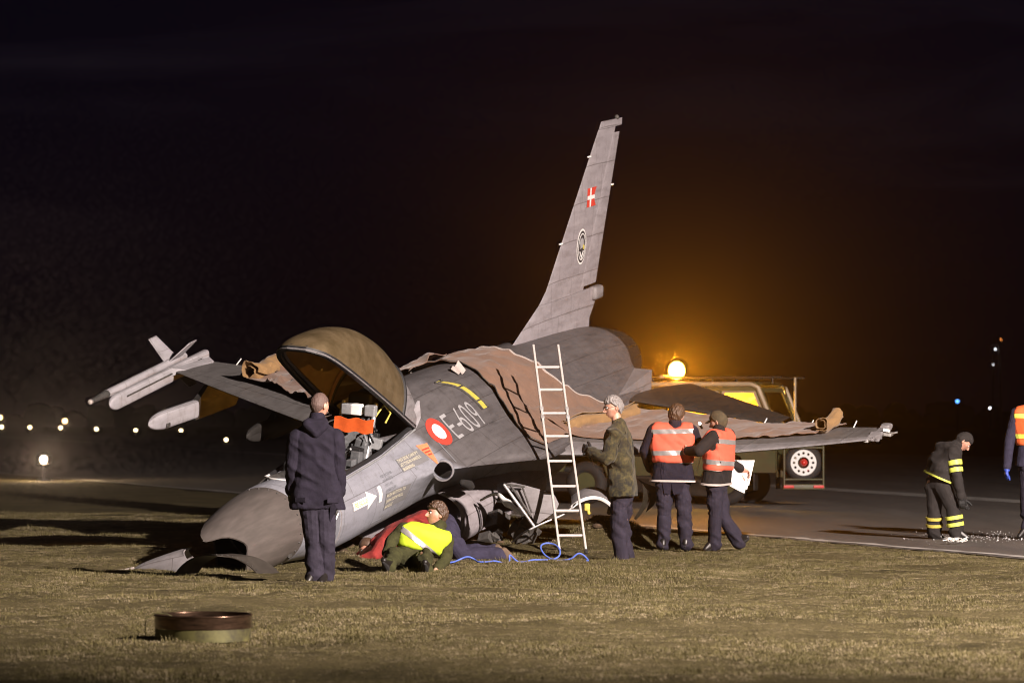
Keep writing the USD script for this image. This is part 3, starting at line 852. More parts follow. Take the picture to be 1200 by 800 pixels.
def canopy_shell(x0, x1, n, th):
    o = np.array([canopy_arch(x) for x in np.linspace(x0, x1, n)])
    i = np.array([canopy_arch(x, th) for x in np.linspace(x0, x1, n)])
    rings = [np.vstack([a, b[::-1]]) for a, b in zip(o, i)]
    t = loft(rings)
    t.vertices = raised(t.vertices)
    return t


can = part(jet, 'canopy', canopy_shell(2.50, 4.82, 50, 0.014), 'canopy_glass', smooth=50, label='raised gold tinted canopy bubble')
part(can, 'rear_frame', canopy_shell(4.82, 5.28, 8, 0.03), 'jet_mid', smooth=40)
arch = raised(canopy_arch(4.80) * [1, 0.985, 1])
part(can, 'frame_arch', tube(arch, 0.03, 8), 'cockpit_black')
arch = raised(canopy_arch(4.62, 0.05) * [1, 0.97, 1])
part(can, 'inner_arch', tube(arch, 0.022, 8), 'tarp')
rimx = 5.27 - (5.27 - 2.50) * np.sin(np.linspace(0, np.pi / 2, 44))
rim = np.vstack([np.column_stack([rimx, -cw(rimx), cz0(rimx)]), np.column_stack([rimx[::-1], cw(rimx[::-1]), cz0(rimx[::-1])])])
fr = raised(rim)
def rail(width, drop, grow):
    rings = []
    nrm = np.zeros_like(rim)  # disc added below the bulb to keep its light off post and ground
    for i in range(len(rim)):
        d = rim[min(i + 1, len(rim) - 1)] - rim[max(i - 1, 0)]
        o = np.array([d[1], -d[0], 0]); o /= np.linalg.norm(o) + 1e-9
        if o @ (rim[i] - [3.9, 0, rim[i][2]]) < 0:
            o = -o
        c = rim[i] + o * grow
        rings.append([c - o * width + [0, 0, 0.02], c + [0, 0, 0.02], c + [0, 0, -drop], c - o * width + [0, 0, -drop]])
    t = loft(np.array(rings)); t.vertices = raised(t.vertices); return t
part(can, 'canopy_frame', rail(0.05, 0.03, 0.010), 'cockpit_black', smooth=30)
part(can, 'frame_edge', tube(raised(rim + [0, 0, -0.012]) + 0 * fr, 0.014, 6), 'jet_mid')
part(can, 'frame_lining', tube(raised(rim * [1, 0.88, 1] + [0.05, 0, 0.03]), 0.028, 6), 'cockpit_black')
for s in (-1, 1):
    tab = Manifold.batch_hull([box((0.02, 0.02, 0.02), tuple(raised([5.05, s * .43, .49]))), box((0.02, 0.02, 0.02), tuple(raised([5.36, s * .43, .49]))), box((0.02, 0.02, 0.02), tuple(raised([5.3, s * .40, .80]))), box((0.02, 0.02, 0.02), (5.5, s * .41, .54))])
    part(can, 'hinge_plate', tab, 'jet_light')

# ------------------------------------------------------------------ wings
TE = 10.95


def wing_section(y, x0, x1, z, tc, n=16):
    c = x1 - x0
    t = (1 - np.cos(np.linspace(0, np.pi, n))) / 2
    yt = 5 * tc * c * (0.2969 * np.sqrt(t) - 0.126 * t - 0.3516 * t ** 2 + 0.2843 * t ** 3 - 0.1036 * t ** 4)
    up = np.column_stack([x0 + c * t, np.full(n, y), z + yt])
    lo = np.column_stack([x0 + c * t, np.full(n, y), z - yt])
    return np.vstack([up, lo[-2:0:-1]])


def le_x(y):
    return 6.05 + 0.839 * abs(y)


def wing_z(y, side):
    if side > 0:
        return -0.01 + 0.02 * max(abs(y) - 1.2, 0) * (abs(y) / 4.5)
    return -0.01 - 0.06 * min(max((abs(y) - 1.0) / 1.5, 0), 1) + 0.13 * min(max((abs(y) - 2.8) / 1.8, 0), 1) ** 1.4


def wing_panel(side, y0, y1, f0, f1, n=12, dz=0.0):
    """The piece of a wing between two spans and two chord fractions."""
    secs = []
    for y in np.linspace(y0, y1, n):
        s = wing_section(side * y, le_x(y), TE, wing_z(y, side), 0.042)
        up, lo = s[:16], np.vstack([s[0], s[:15:-1], s[15]])
        c = TE - le_x(y)
        tt = np.linspace(f0, f1, 12)
        xx = le_x(y) + c * tt
        zu, zl = np.interp(xx, up[:, 0], up[:, 2]), np.interp(xx, lo[:, 0], lo[:, 2])
        secs.append(np.vstack([np.column_stack([xx, np.full(12, side * y), zu + dz]), np.column_stack([xx, np.full(12, side * y), zl - dz - 0.002])[::-1]]))
    return loft(secs)


for side in (-1, 1):
    w = part(jet, 'wing', wing_panel(side, 0.9, 4.55, 0.155, 0.80, 22), 'jet_wing', smooth=30)
    part(w, 'leading_edge_flap', wing_panel(side, 1.5, 4.55, 0.0, 0.151, 18), 'jet_mid' if side < 0 else 'jet_wing', smooth=50)
    part(w, 'flaperon', wing_panel(side, 1.15, 3.35, 0.805, 1.0, 12), 'jet_wing', smooth=30)
    part(w, 'outer_trailing_edge', wing_panel(side, 3.37, 4.55, 0.805, 1.0, 6), 'jet_wing', smooth=30)
    for yy in (3.0, 3.6, 4.15):
        part(w, 'static_wick', caps((TE - 0.02, side * yy, wing_z(yy, side)), (TE + 0.13, side * yy, wing_z(yy, side) + 0.06), 0.008), 'white_part')
# right wing tip: launcher rail, pylons below
tipz = wing_z(4.6, 1)


def rounded_bar(x0, x1, y, z, hy, hz, nose=0.25, tail=0.1):
    n = 20
    rings = []
    for x in np.concatenate([x0 + nose * (1 - np.cos(np.linspace(0.12, np.pi / 2, 7))), np.linspace(x0 + nose, x1 - tail, 5)[1:], [x1]]):
        t = min(1.0, (x - x0) / nose)
        k = math.sqrt(max(1 - (1 - t) ** 2, 0.02))
        a = np.arange(n) * 2 * np.pi / n
        ss = lambda v: np.sign(v) * np.abs(v) ** 0.55
        rings.append(np.column_stack([np.full(n, x), y + ss(np.cos(a)) * hy * k, z + ss(np.sin(a)) * hz * k]))
    return loft(rings)


def tipped(m):
    """The far wing tip is twisted nose down."""
    m = as_tm(m).copy()
    m.apply_transform(trimesh.transformations.rotation_matrix(math.radians(-4.5), [0, 1, 0], (10.5, 4.6, tipz)))
    return m


rl = part(jet, 'wingtip_launcher', tipped(rounded_bar(8.05, 11.0, 4.62, tipz, 0.05, 0.10, 0.22)), 'jet_light', smooth=40, label='pale launcher rail on the far wing tip')
part(rl, 'rail_groove', tipped(box((2.3, 0.012, 0.018), (9.6, 4.566, tipz + 0.03))), 'wreck_dark')
part(rl, 'launcher_fairing', Manifold.batch_hull([box((1.2, 0.05, 0.10), (10.4, 4.60, tipz)), box((0.9, 0.02, 0.04), (10.4, 4.45, tipz))]), 'jet_light')
for yy, x0, x1, zt in ((3.99, 7.85, 9.25, 0.16), (2.7, 7.9, 10.2, 0.16), (1.85, 7.2, 9.9, 0.20)):
    z = wing_z(yy, 1) - 0.06
    py = part(jet, 'wing_pylon', rounded_bar(x0, x1, yy, z - 0.27, 0.06, 0.115, 0.5), 'jet_light' if yy > 3.5 else 'jet_shaded', smooth=40)
    part(py, 'pylon_root', Manifold.batch_hull([box((0.02, 0.09, 0.20), (9.2 if yy > 3.5 else x0 + .7, yy, z - 0.30)), box((0.02, 0.06, 0.02), (9.6 if yy > 3.5 else x0 + 1.0, yy, z - 0.02)), box((0.02, 0.06, 0.1), (10.7, yy, z - 0.12)), box((0.02, 0.06, 0.1), (10.5, yy, z - 0.34))]), 'jet_shaded')
    part(py, 'pylon_port', rbox((0.10, 0.02, 0.05), 0.008, (x0 + 0.45, yy - 0.068, z - 0.33)), 'wreck_dark')
# left wing tip: the launcher is torn off, crumpled skin left behind
zt = wing_z(4.55, -1)
r_ = np.random.default_rng(5)
stub = soften(union([rbox((1.0, 0.12, 0.06), 0.02, (10.45, -4.57, zt)), rbox((0.22, 0.12, 0.09), 0.02, (10.85, -4.58, zt + 0.02)), rbox((0.25, 0.12, 0.09), 0.02, (10.3, -4.58, zt - 0.02))]), 0.03, 3, 0.035, (9, 9, 9), 4)
part(jet, 'crumpled_wingtip', stub, 'jet_mid', smooth=20, label='crumpled wing tip with its rail torn off')
for k in range(9):
    c = np.array([r_.uniform(9.95, 10.95), r_.uniform(-4.72, -4.5), zt + r_.uniform(-0.07, 0.05)])
    m = as_tm(rbox((r_.uniform(0.06, 0.22), r_.uniform(0.03, 0.1), r_.uniform(0.01, 0.04)), 0.004)); m.apply_transform(trimesh.transformations.rotation_matrix(r_.uniform(-0.6, 0.6), r_.normal(size=3))); m.apply_translation(c)
    part(jet, 'torn_skin', m, 'torn_metal' if k % 2 else 'white_part', smooth=False)

# ------------------------------------------------------------------ tail
def fin_section(z, x0, x1, th, n=14):
    t = (1 - np.cos(np.linspace(0, np.pi, n))) / 2
    yt = th * 2.6 * (0.2969 * np.sqrt(t) - 0.126 * t - 0.3516 * t ** 2 + 0.2843 * t ** 3 - 0.1036 * t ** 4)
    up = np.column_stack([x0 + (x1 - x0) * t, yt, np.full(n, z)])
    lo = up[-2:0:-1] * [1, -1, 1]
    return np.vstack([up, lo])


def fin_x(z):
    return np.interp(z, [0.70, 1.26, 3.34], [9.62, 11.05, 13.11]), np.interp(z, [0.6, 0.78, 1.19, 1.2, 3.32], [13.05, 13.05, 13.30, 13.26, 14.07])


fin_z = np.linspace(1.19, 3.28, 14)
f_ = part(jet, 'tail_fin', loft([fin_section(z, fin_x(z)[0], fin_x(z)[0] + (fin_x(z)[1] - fin_x(z)[0]) * 0.76, 0.085 - 0.02 * (z - 1.2)) for z in fin_z]), 'jet_fin', smooth=35)
part(f_, 'rudder', loft([fin_section(z, fin_x(z)[0] + (fin_x(z)[1] - fin_x(z)[0]) * 0.70, fin_x(z)[1] - 0.02, 0.040 - 0.006 * (z - 1.2)) for z in np.linspace(1.24, 3.2, 8)]), 'jet_fin', smooth=35)
part(f_, 'fin_cap', loft([fin_section(z, 13.07 + 0.9 * (z - 3.285), 14.10, 0.062) for z in (3.285, 3.33, 3.38)]), 'jet_fin', smooth=35)
part(f_, 'tip_lamp', sph((13.85, 0, 3.40), 0.035, 10), 'wreck_dark')
zz = [0.55, 0.78, 1.0, 1.187]
part(jet, 'fin_base', loft([fin_section(z, fin_x(z)[0], fin_x(z)[1] + (0.0 if z < 0.9 else 0.10), 0.15 - 0.05 * (z - 0.55)) for z in zz]), 'jet_fin', smooth=35, label='wide base fairing below the tail fin')
part(jet, 'fin_base_tail', rbox((0.34, 0.13, 0.18), 0.04, (13.28, 0, 1.10)), 'jet_mid')
for z in (1.9, 2.5, 2.95):
    part(f_, 'static_probe', caps((fin_x(z)[0] - 0.07 if z != 2.5 else fin_x(z)[1], 0, z), (fin_x(z)[0] + 0.04 if z != 2.5 else fin_x(z)[1] + 0.08, 0, z), 0.012), 'white_part')


def stab(side):
    secs = []
    for y in np.linspace(0.98, 2.56, 10):
        t = (y - 0.98) / 1.78
        z = -0.155 - 0.165 * (y - 0.98)
        s = wing_section(side * y, 11.75 + 1.50 * t, 14.75 - 0.75 * t, 0, 0.045)
        a = math.radians(-3.4)
        dx = s[:, 0] - 13.4
        s = np.column_stack([13.4 + dx * math.cos(a), s[:, 1], z + s[:, 2] + dx * math.sin(a)])
        secs.append(s)
    return loft(secs)


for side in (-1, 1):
    part(jet, 'tailplane', stab(side), 'jet_shaded', smooth=35)  # tailplane darkened by its colour, in place of real shade
    part(jet, 'speed_brake', Manifold.batch_hull([box((0.02, 0.30, 0.08), (10.6, side * 0.80, -0.06)), box((0.02, 0.36, 0.26), (12.78, side * 0.80, 0.08)), box((0.02, 0.2, 0.04), (13.0, side * 0.80, 0.08))]), 'jet_mid')
noz = part(jet, 'engine_nozzle', loft([np.column_stack([np.full(40, x), np.cos(np.arange(40) * np.pi / 20) * r, 0.06 + np.sin(np.arange(40) * np.pi / 20) * r]) for x, r in ((13.05, .56), (13.25, .57), (13.4, .56))] ), 'nozzle_metal')
for k in range(20):
    a = 2 * np.pi * (k + 0.5) / 20
    pet = Manifold.batch_hull([box((0.02, 0.03, 0.165), (13.40, 0, 0)).translate([0, 0.54, 0]), box((0.02, 0.02, 0.12), (14.15, 0, 0)).translate([0, 0.42, 0])])
    part(noz, 'nozzle_petal', pet.rotate([math.degrees(a), 0, 0]).translate([0, 0, 0.06]), 'nozzle_metal')

# ------------------------------------------------------------------ engine intake under the belly, torn open
def duct_ring(x, shrink=0.0, n=44):
    w = np.interp(x, [6.2, 6.6, 7.5, 9.2], [0.72, 0.78, 0.80, 0.82]) - shrink
    zt, zb = -0.40 + shrink, np.interp(x, [5.4, 6.5, 9.0], [-1.08, -1.12, -1.05]) + shrink
    a = np.arange(n) * 2 * np.pi / n
    ss = lambda v, e: np.sign(v) * np.abs(v) ** e
    return np.column_stack([np.full(n, x), ss(np.cos(a), 0.75) * w, (zt + zb) / 2 + ss(np.sin(a), 0.75) * (zt - zb) / 2])


xd = np.linspace(6.25, 9.0, 28)
dout = [duct_ring(x) * [1, 1, 1] for x in xd]
din = [duct_ring(x, 0.03) for x in xd[::-1]]
duct = as_mf(loft(dout + din, closed_path=True))
tear = extrude(Polygon([(6.55, -1.6), (6.75, -1.0), (6.95, -0.84), (7.12, -0.70), (7.5, -0.50), (7.75, -0.50), (7.95, -0.66), (8.15, -0.80), (8.35, -1.0), (8.7, -1.6)]), 1.4)
tear = frame(tear, (0, -1.6, 0), (1, 0, 0), (0, 0, 1), (0, -1, 0))
tear.apply_translation((0, 1.0, 0))
duct_c = duct - as_mf(tear)
dp = part(jet, 'engine_intake', as_tm(duct_c), 'jet_fin', smooth=40, label='pale engine intake duct crushed and torn open')
part(dp, 'intake_lip', tube(duct_ring(6.25, 0.015), 0.022, 6, closed=True), 'jet_mid')

# the dark slot between body and strake root, behind the gun port
sl = at_y(549, 566, -0.80)
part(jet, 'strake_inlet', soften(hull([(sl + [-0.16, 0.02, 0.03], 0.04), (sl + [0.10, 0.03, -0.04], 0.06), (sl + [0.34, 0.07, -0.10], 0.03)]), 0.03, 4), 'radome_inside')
gr = [gun + gun_dir * 0.035 + 0.112 * (math.cos(a) * np.array([0, 0, 1.0]) + math.sin(a) * np.cross(gun_dir, [0, 0, 1.0])) for a in np.arange(24) * 2 * np.pi / 24]
part(jet, 'gun_port_ring', tube(gr, 0.010, 6, closed=True), 'jet_mid')

# ------------------------------------------------------------------ markings laid on the jet's skin
fin_t = trimesh.util.concatenate([loft([fin_section(z, fin_x(z)[0], fin_x(z)[0] + (fin_x(z)[1] - fin_x(z)[0]) * 0.76, 0.085 - 0.02 * (z - 1.2)) for z in fin_z]),
                                  loft([fin_section(z, fin_x(z)[0] + (fin_x(z)[1] - fin_x(z)[0]) * 0.70, fin_x(z)[1] - 0.02, 0.040 - 0.006 * (z - 1.2)) for z in np.linspace(1.24, 3.2, 8)])])
skin_tris = np.asarray(fus_t.triangles)
skin_tris = skin_tris[(skin_tris[:, :, 1].min(1) < 0.05) & (skin_tris[:, :, 0].min(1) < 9.0)]
fin_tris = np.asarray(fin_t.triangles)


def flat(shape, step=0.05, h=0.002):
    """A flat outline as a thin plate, cut finely enough to bend onto a surface."""
    m = extrude(shape, h) if not isinstance(shape, trimesh.Trimesh) else shape
    v, f = trimesh.remesh.subdivide_to_size(m.vertices, m.faces, step, 12)
    return trimesh.Trimesh(v, f, process=False)


def stick(shape, o, u, v, tris=None, lift=0.004, step=0.05):
    """Bends a flat shape (in metres along u and v from the point o) onto the jet's skin."""
    tris = skin_tris if tris is None else tris
    u = np.asarray(u, float); u /= np.linalg.norm(u)
    n = np.cross(u, v); n /= np.linalg.norm(n)
    v = np.cross(n, u)
    m = flat(shape, step)
    P = np.asarray(m.vertices)
    c = np.asarray(o) + P[:, :1] * u + P[:, 1:2] * v
    near = tris[np.linalg.norm(tris.mean(1) - np.asarray(o), axis=1) < 2.5]
    t, _ = cast(near, c + n * 0.6, np.repeat(-n[None], len(c), 0))
    t = np.where(np.isnan(t), np.nanmedian(t), t)
    m.vertices = c + n * (0.6 - t + lift + P[:, 2])[:, None]
    return m


def on_skin(px, py, tris=None):
    """The point of the jet's skin seen at a photograph pixel."""
    d = jet_ray(px, py); d /= np.linalg.norm(d)
    t, k = cast(skin_tris if tris is None else tris, CAM_J[None], d[None])
    return CAM_J + d * t[0], k[0]


def axes_at(px, py, px2, py2, tris=None):
    """Origin, reading direction and upright direction on the skin for a marking that reads from one pixel to another."""
    tr = skin_tris if tris is None else tris
    a, k = on_skin(px, py, tris)
    b, _ = on_skin(px2, py2, tris)
    tri = tr[k]
    n = np.cross(tri[1] - tri[0], tri[2] - tri[0]); n /= np.linalg.norm(n)
    if n @ (CAM_J - a) < 0:
        n = -n
    u = b - a; L = np.linalg.norm(u); u = u / L
    u = u - n * (u @ n); u /= np.linalg.norm(u)
    return a, u, np.cross(n, u), L


def disc(r, n=48):
    return Point(0, 0).buffer(r, n // 4)


def rect(w, h, cx=0.0, cy=0.0):
    return shapely.box(cx - w / 2, cy - h / 2, cx + w / 2, cy + h / 2)


# roundel and number
o, u, v, L = axes_at(514, 506, 560, 486)
rd = part(jet, 'roundel', stick(disc(0.19), o, u, v), 'red_paint')
part(rd, 'roundel_centre', stick(disc(0.105), o, u, v, lift=0.008), 'white_paint')
o, u, v, L = axes_at(537, 515, 567, 497)
pen = 0.0
np_ = None
for ch_ in 'E-609':
    m = meshkit.text_mesh(ch_, 0.345, 0.002)
    m.vertices = m.vertices * [0.66, 1, 1]
    m.apply_translation([pen, 0, 0])
    pen += {'E': 0.185, '-': 0.125}.get(ch_, 0.195)
    q = part(np_ or jet, 'number_lettering' if np_ is None else 'letter', stick(m, o, u, v, step=0.09), 'grey_letter', label='E-609 in pale grey letters' if np_ is None else None)
    np_ = np_ or q
# rescue arrow with the word on it, white bar, printed plates
o, u, v, L = axes_at(414, 594, 441, 581)
arrow = Polygon([(0, -.045), (.62 * L, -.045), (.62 * L, -.10), (L, 0), (.62 * L, .10), (.62 * L, .045), (0, .045)])
ap = part(jet, 'rescue_arrow', stick(arrow, o, u, v), 'white_paint', label='white arrow marked RESCUE')
w = meshkit.text_mesh('RESCUE', 0.052, 0.001)
w.vertices = w.vertices * [0.55 * L / np.ptp(w.vertices[:, 0]), 1, 1]
w.apply_translation([0.035, -0.026, 0])
part(ap, 'lettering', stick(w, o, u, v, lift=0.008), 'yellow_paint')
o, u, v, L = axes_at(446, 579, 455, 575)
part(jet, 'white_mark', stick(rect(0.075, 0.17, 0.0), *axes_at(446, 579, 456, 574)[:3]), 'white_paint')


def plate(px, py, px2, py2, hgt_, lines, plate_look='plate_grey', ink='print_cream', size=0.036):
    o, u, v, L = axes_at(px, py, px2, py2)
    r = np.random.default_rng(int(px))
    pl_ = part(jet, 'stencil_plate', stick(rect(L, hgt_, L / 2, 0), o, u, v, step=0.1), plate_look) if plate_look else None
    for i, words in enumerate(lines):
        y = hgt_ / 2 - (i + 0.5) * hgt_ / len(lines)
        m = meshkit.text_mesh(words, size, 0.001)
        m.vertices = m.vertices * [min(1.0, 0.94 * L / np.ptp(m.vertices[:, 0])), 1, 1]
        m.apply_translation([0.02 * L, y - size / 2, 0])
        part(pl_ or jet, 'stencil_line', stick(m, o, u, v, lift=0.008, step=0.12), ink)


plate(451, 588, 478, 575, 0.20, ['PUSH BUTTON TO', 'OPEN DOOR PULL', 'HANDLE'])
plate(468, 546, 497, 532, 0.17, ['THIS SIDE CANOPY', 'JETTISON HANDLE', 'WARNING'])
plate(449, 567, 471, 556, 0.22, ['FIRE ACCESS', 'BREAK HERE', 'CUT LINE', 'POWER OFF'], None, 'print_dim', 0.03)
# orange warning triangle
o, u, v, L = axes_at(502, 531, 512, 527)
tr_ = part(jet, 'warning_triangle', stick(Polygon([(-.10, .14), (.10, .12), (.02, -.16), (-.01, -.16)]), o, u, v), 'orange_paint')
part(tr_, 'triangle_print', stick(shapely.union_all([rect(.13, .018, 0, .06), rect(.10, .018, 0, .02), rect(.07, .018, .005, -.02)]), o, u, v, lift=0.008), 'red_paint')
for px, py, w_, h_ in ((478, 561, .09, .012), (463, 596, .04, .06), (481, 590, .05, .03), (503, 568, .14, .015), (440, 610, .30, .012), (524, 530, .012, .30), (488, 548, .05, .05)):
    o, u, v, L = axes_at(px, py, px + 10, py - 5)
    part(jet, 'access_panel', stick(rect(w_, h_), o, u, v, step=0.1), 'print_dim')

# fin: flag with a swallow tail, round badge
o, u, v, L = axes_at(689, 232, 697, 232, fin_tris)
u, v = np.array([1.0, 0, 0.0]), np.array([0, 0, 1.0])
fl = part(jet, 'fin_flag', stick(Polygon([(-.02, -.125), (.38, -.125), (.27, 0), (.38, .125), (-.02, .125)]), o - u * 0.02, u, v, fin_tris), 'red_paint', label='red swallow tailed flag with a white cross')
part(fl, 'flag_cross', stick(shapely.union_all([rect(.055, .25, .115, 0), rect(.32, .05, .14, 0)]), o - u * 0.02, u, v, fin_tris, lift=0.008), 'white_paint')
o, _, _, _ = axes_at(681, 289, 688, 289, fin_tris)
ell = lambda a, b: affinity.scale(disc(1), a, b)
bd = part(jet, 'fin_badge', stick(ell(.21, .235), o, u, v, fin_tris), 'white_paint', label='oval badge in black and white with a bird of prey')
part(bd, 'badge_field', stick(ell(.185, .21), o, u, v, fin_tris, lift=0.007), 'badge_black')
part(bd, 'badge_ring', stick(ell(.155, .178).difference(ell(.14, .163)), o, u, v, fin_tris, lift=0.010), 'white_paint')
part(bd, 'badge_bird', stick(shapely.union_all([affinity.translate(ell(.085, .06), -.01, .055), Polygon([(-.09, .05), (-.03, -.02), (.07, -.01), (.09, .04)]), rect(.03, .05, -.05, .0)]), o, u, v, fin_tris, lift=0.010), 'grey_letter')
part(bd, 'badge_beak', stick(Polygon([(.04, .03), (.12, .0), (.10, -.045), (.05, -.03)]), o, u, v, fin_tris, lift=0.012), 'yellow_paint')
part(bd, 'badge_chevron', stick(Polygon([(-.10, -.06), (-.06, -.06), (0, -.125), (.06, -.06), (.10, -.06), (0, -.165)]), o, u, v, fin_tris, lift=0.010), 'white_paint')
# yellow and black band across the spine
band_px = [(515, 447), (522, 448), (530, 449), (538, 451), (546, 455), (553, 460), (560, 466), (566, 472), (571, 478)]
pts = np.array([on_skin(*q)[0] for q in band_px])
fw = np.array([1.0, 0, 0])
grid = np.stack([pts - fw * 0.15 + [0, 0, 0.012], pts - fw * 0.0 + [0, 0, 0.012]], 1)
part(jet, 'spine_band', sheet(grid, 0.004), 'yellow_paint', label='yellow band across the spine')
part(jet, 'band_edge', tube(pts + [0.02, 0, 0.008], 0.02, 6), 'wreck_dark')
part(jet, 'band_edge', tube(pts + [-0.16, 0, 0.008], 0.014, 6), 'wreck_dark')
for k in range(0, len(pts) - 1, 3):
    m = (pts[k] + pts[k + 1]) / 2
    part(jet, 'band_bolt', rbox((0.12, 0.03, 0.012), 0.004, m + [-0.075, 0, 0.014]), 'wreck_dark')

# ------------------------------------------------------------------ brown tarpaulins spread over the jet (things of their own)
drape_tris = np.concatenate([np.asarray(inner.triangles)] + [np.asarray(wing_panel(s, 0.9, 4.55, 0.0, 1.0, 22).triangles) for s in (-1, 1)])
for s in (-1, 1):
    drape_tris = np.concatenate([drape_tris, np.asarray(as_tm(Manifold.batch_hull([box((0.02, 0.30, 0.08), (10.6, s * 0.80, -0.06)), box((0.02, 0.36, 0.26), (12.78, s * 0.80, 0.08))])).triangles)])


def top_z(x, y):
    x, y = np.broadcast_arrays(np.asarray(x, float), np.asarray(y, float))
    o = np.column_stack([x.ravel(), y.ravel(), np.full(x.size, 3.0)])
    keep = (drape_tris[:, :, 0].max(1) > x.min() - .1) & (drape_tris[:, :, 0].min(1) < x.max() + .1) & (drape_tris[:, :, 1].max(1) > y.min() - .1) & (drape_tris[:, :, 1].min(1) < y.max() + .1)
    t, _ = cast(drape_tris[keep], o, np.repeat([[0, 0, -1.0]], len(o), 0))
    return (3.0 - t).reshape(x.shape)


def drape(A, B, n, m, lift=0.02, wrinkle=0.02, seed=0, wscale=(2.5, 6.0), floor=-0.25):
    """A cloth between two edges given as polylines (x, y) in plan, laid onto the jet."""
    A, B = np.asarray(A, float), np.asarray(B, float)

    def res(P, k):
        s = np.concatenate([[0], np.cumsum(np.linalg.norm(np.diff(P, axis=0), axis=1))])
        return np.column_stack([np.interp(np.linspace(0, s[-1], k), s, P[:, i]) for i in range(2)])
    a, b = res(A, n), res(B, n)
    t = np.linspace(0, 1, m)
    G = a[:, None] * (1 - t)[None, :, None] + b[:, None] * t[None, :, None]
    z = top_z(G[..., 0], G[..., 1])
    z = np.where(np.isnan(z), floor, z)
    from scipy.ndimage import gaussian_filter, maximum_filter
    z = np.maximum(gaussian_filter(maximum_filter(z, 3), 1.2), z)
    p3 = np.stack([G[..., 0] * wscale[0], G[..., 1] * wscale[1], G[..., 0] * 0], -1)
    w = meshkit.fbm(p3, 4, seed)
    ridge = 1 - 2 * np.abs(meshkit.fbm(p3 * [0.5, 0.7, 1], 3, seed + 3) - 0.5)
    z = z + lift + wrinkle * w + wrinkle * 1.4 * np.clip(ridge - 0.72, 0, 1) * 3
    return np.stack([G[..., 0], G[..., 1], z], -1)


def roll(a, b, r, seed, turns=2.0):
    """A rolled up edge of a cloth between two points, open at its ends."""
    a, b = np.asarray(a, float), np.asarray(b, float)
    ax = (b - a) / np.linalg.norm(b - a)
    up = np.array([0, 0, 1.0]) - ax * ax[2]; up /= np.linalg.norm(up)
    sd_ = np.cross(ax, up)
    th = np.linspace(0, turns * 2 * np.pi, 44)
    rows = []
    for t in np.linspace(0, 1, 20):
        c = a + (b - a) * t + up * (0.022 * math.sin(t * 7 + seed) - 0.03 * math.sin(math.pi * t)) + sd_ * 0.02 * math.sin(t * 5 + 2 * seed)
        rr = r * (0.5 + 0.5 * th / th[-1]) * (1 + 0.85 * (meshkit.fbm(np.column_stack([np.cos(th) * 1.5, np.sin(th) * 1.5, np.full(44, t * 4)]), 2, seed) - 0.5))
        rows.append(c + rr[:, None] * (np.cos(th)[:, None] * up + np.sin(th)[:, None] * sd_))
    return sheet(np.array(rows), 0.006)


def jet_thing(name, label, cat_, group=None):
    return thing(name, label, cat_, matrix=JET_MATRIX, group=group)


def plan(pts, y=None):
    """Plan positions on the jet's top surface seen at photograph pixels."""
    out = []
    for px, py in pts:
        d = jet_ray(px, py); d /= np.linalg.norm(d)
        t, k = cast(drape_tris, CAM_J[None], d[None])
        out.append((CAM_J + d * t[0])[:2])
    return out


P_front = plan([(538, 428), (552, 434), (566, 446), (580, 462), (592, 482), (605, 500), (622, 516), (640, 524)])
P_back = plan([(600, 418), (622, 428), (640, 444), (655, 456), (672, 464), (690, 472), (712, 478), (742, 482)])
nf = P_front[0] * 0 + [P_front[0][0] - 0.05, 0.75]
t = jet_thing('tarpaulin', 'brown tarpaulin draped across the spine beside the number E-609', 'tarpaulin')
front = [(P_front[0][0] - .1, 0.62), (P_front[0][0] - .05, 0.3)] + [tuple(q) for q in P_front]
back = [(P_back[0][0] + .1, 0.62), (P_back[0][0] + .05, 0.3)] + [tuple(q) for q in P_back]
TG = drape(front, back, 84, 60, 0.010, 0.034, 4, (2.2, 3.6))
part(t, 'sheet', sheet(TG, 0.008), 'tarp', smooth=60)
ra, rb = on_skin(662, 505, drape_tris)[0], on_skin(742, 488, drape_tris)[0]
part(t, 'rolled_edge', roll(ra + [0, 0, 0.07], rb + [0, 0, 0.09], 0.095, 5), 'tarp_yellow', smooth=60, label='rolled edge lying along the wing root')
part(t, 'hem_rope', tube(TG[:, 0] + [0.0, 0, 0.004], 0.006, 6), 'wreck_dark')
part(t, 'hem', sheet(np.stack([TG[:, -2] + [0, 0, 0.008], TG[:, -1] + [0.02, 0, 0.008]], 1), 0.006), 'trim', smooth=60)
# second cloth over the left wing root under the roll
t = jet_thing('tarpaulin', 'brown tarpaulin lying along the near left wing with a rolled outer end', 'tarpaulin')
a = [(7.95, -1.05), (8.20, -1.75), (8.65, -2.3), (9.22, -3.0), (9.68, -3.55), (10.0, -3.9)]
b = [(10.7, -1.0), (10.9, -1.35), (11.02, -2.2), (11.0, -3.0), (11.0, -3.6), (10.98, -4.05)]
WG = drape(a, b, 70, 26, 0.012, 0.03, 9, (3.0, 4.0), -0.12)
WG[:, -3:, 2] -= np.array([0.0, 0.0, 0.02])
part(t, 'sheet', sheet(WG, 0.008), 'tarp', smooth=60)
ra, rb = WG[-1, 2] + [0, -0.03, 0.07], WG[-1, -8] + [0.1, 0.06, 0.10]
part(t, 'rolled_edge', roll(ra, rb, 0.085, 8, 1.6), 'tarp_yellow', smooth=60, label='yellow brown rolled end of the tarpaulin')
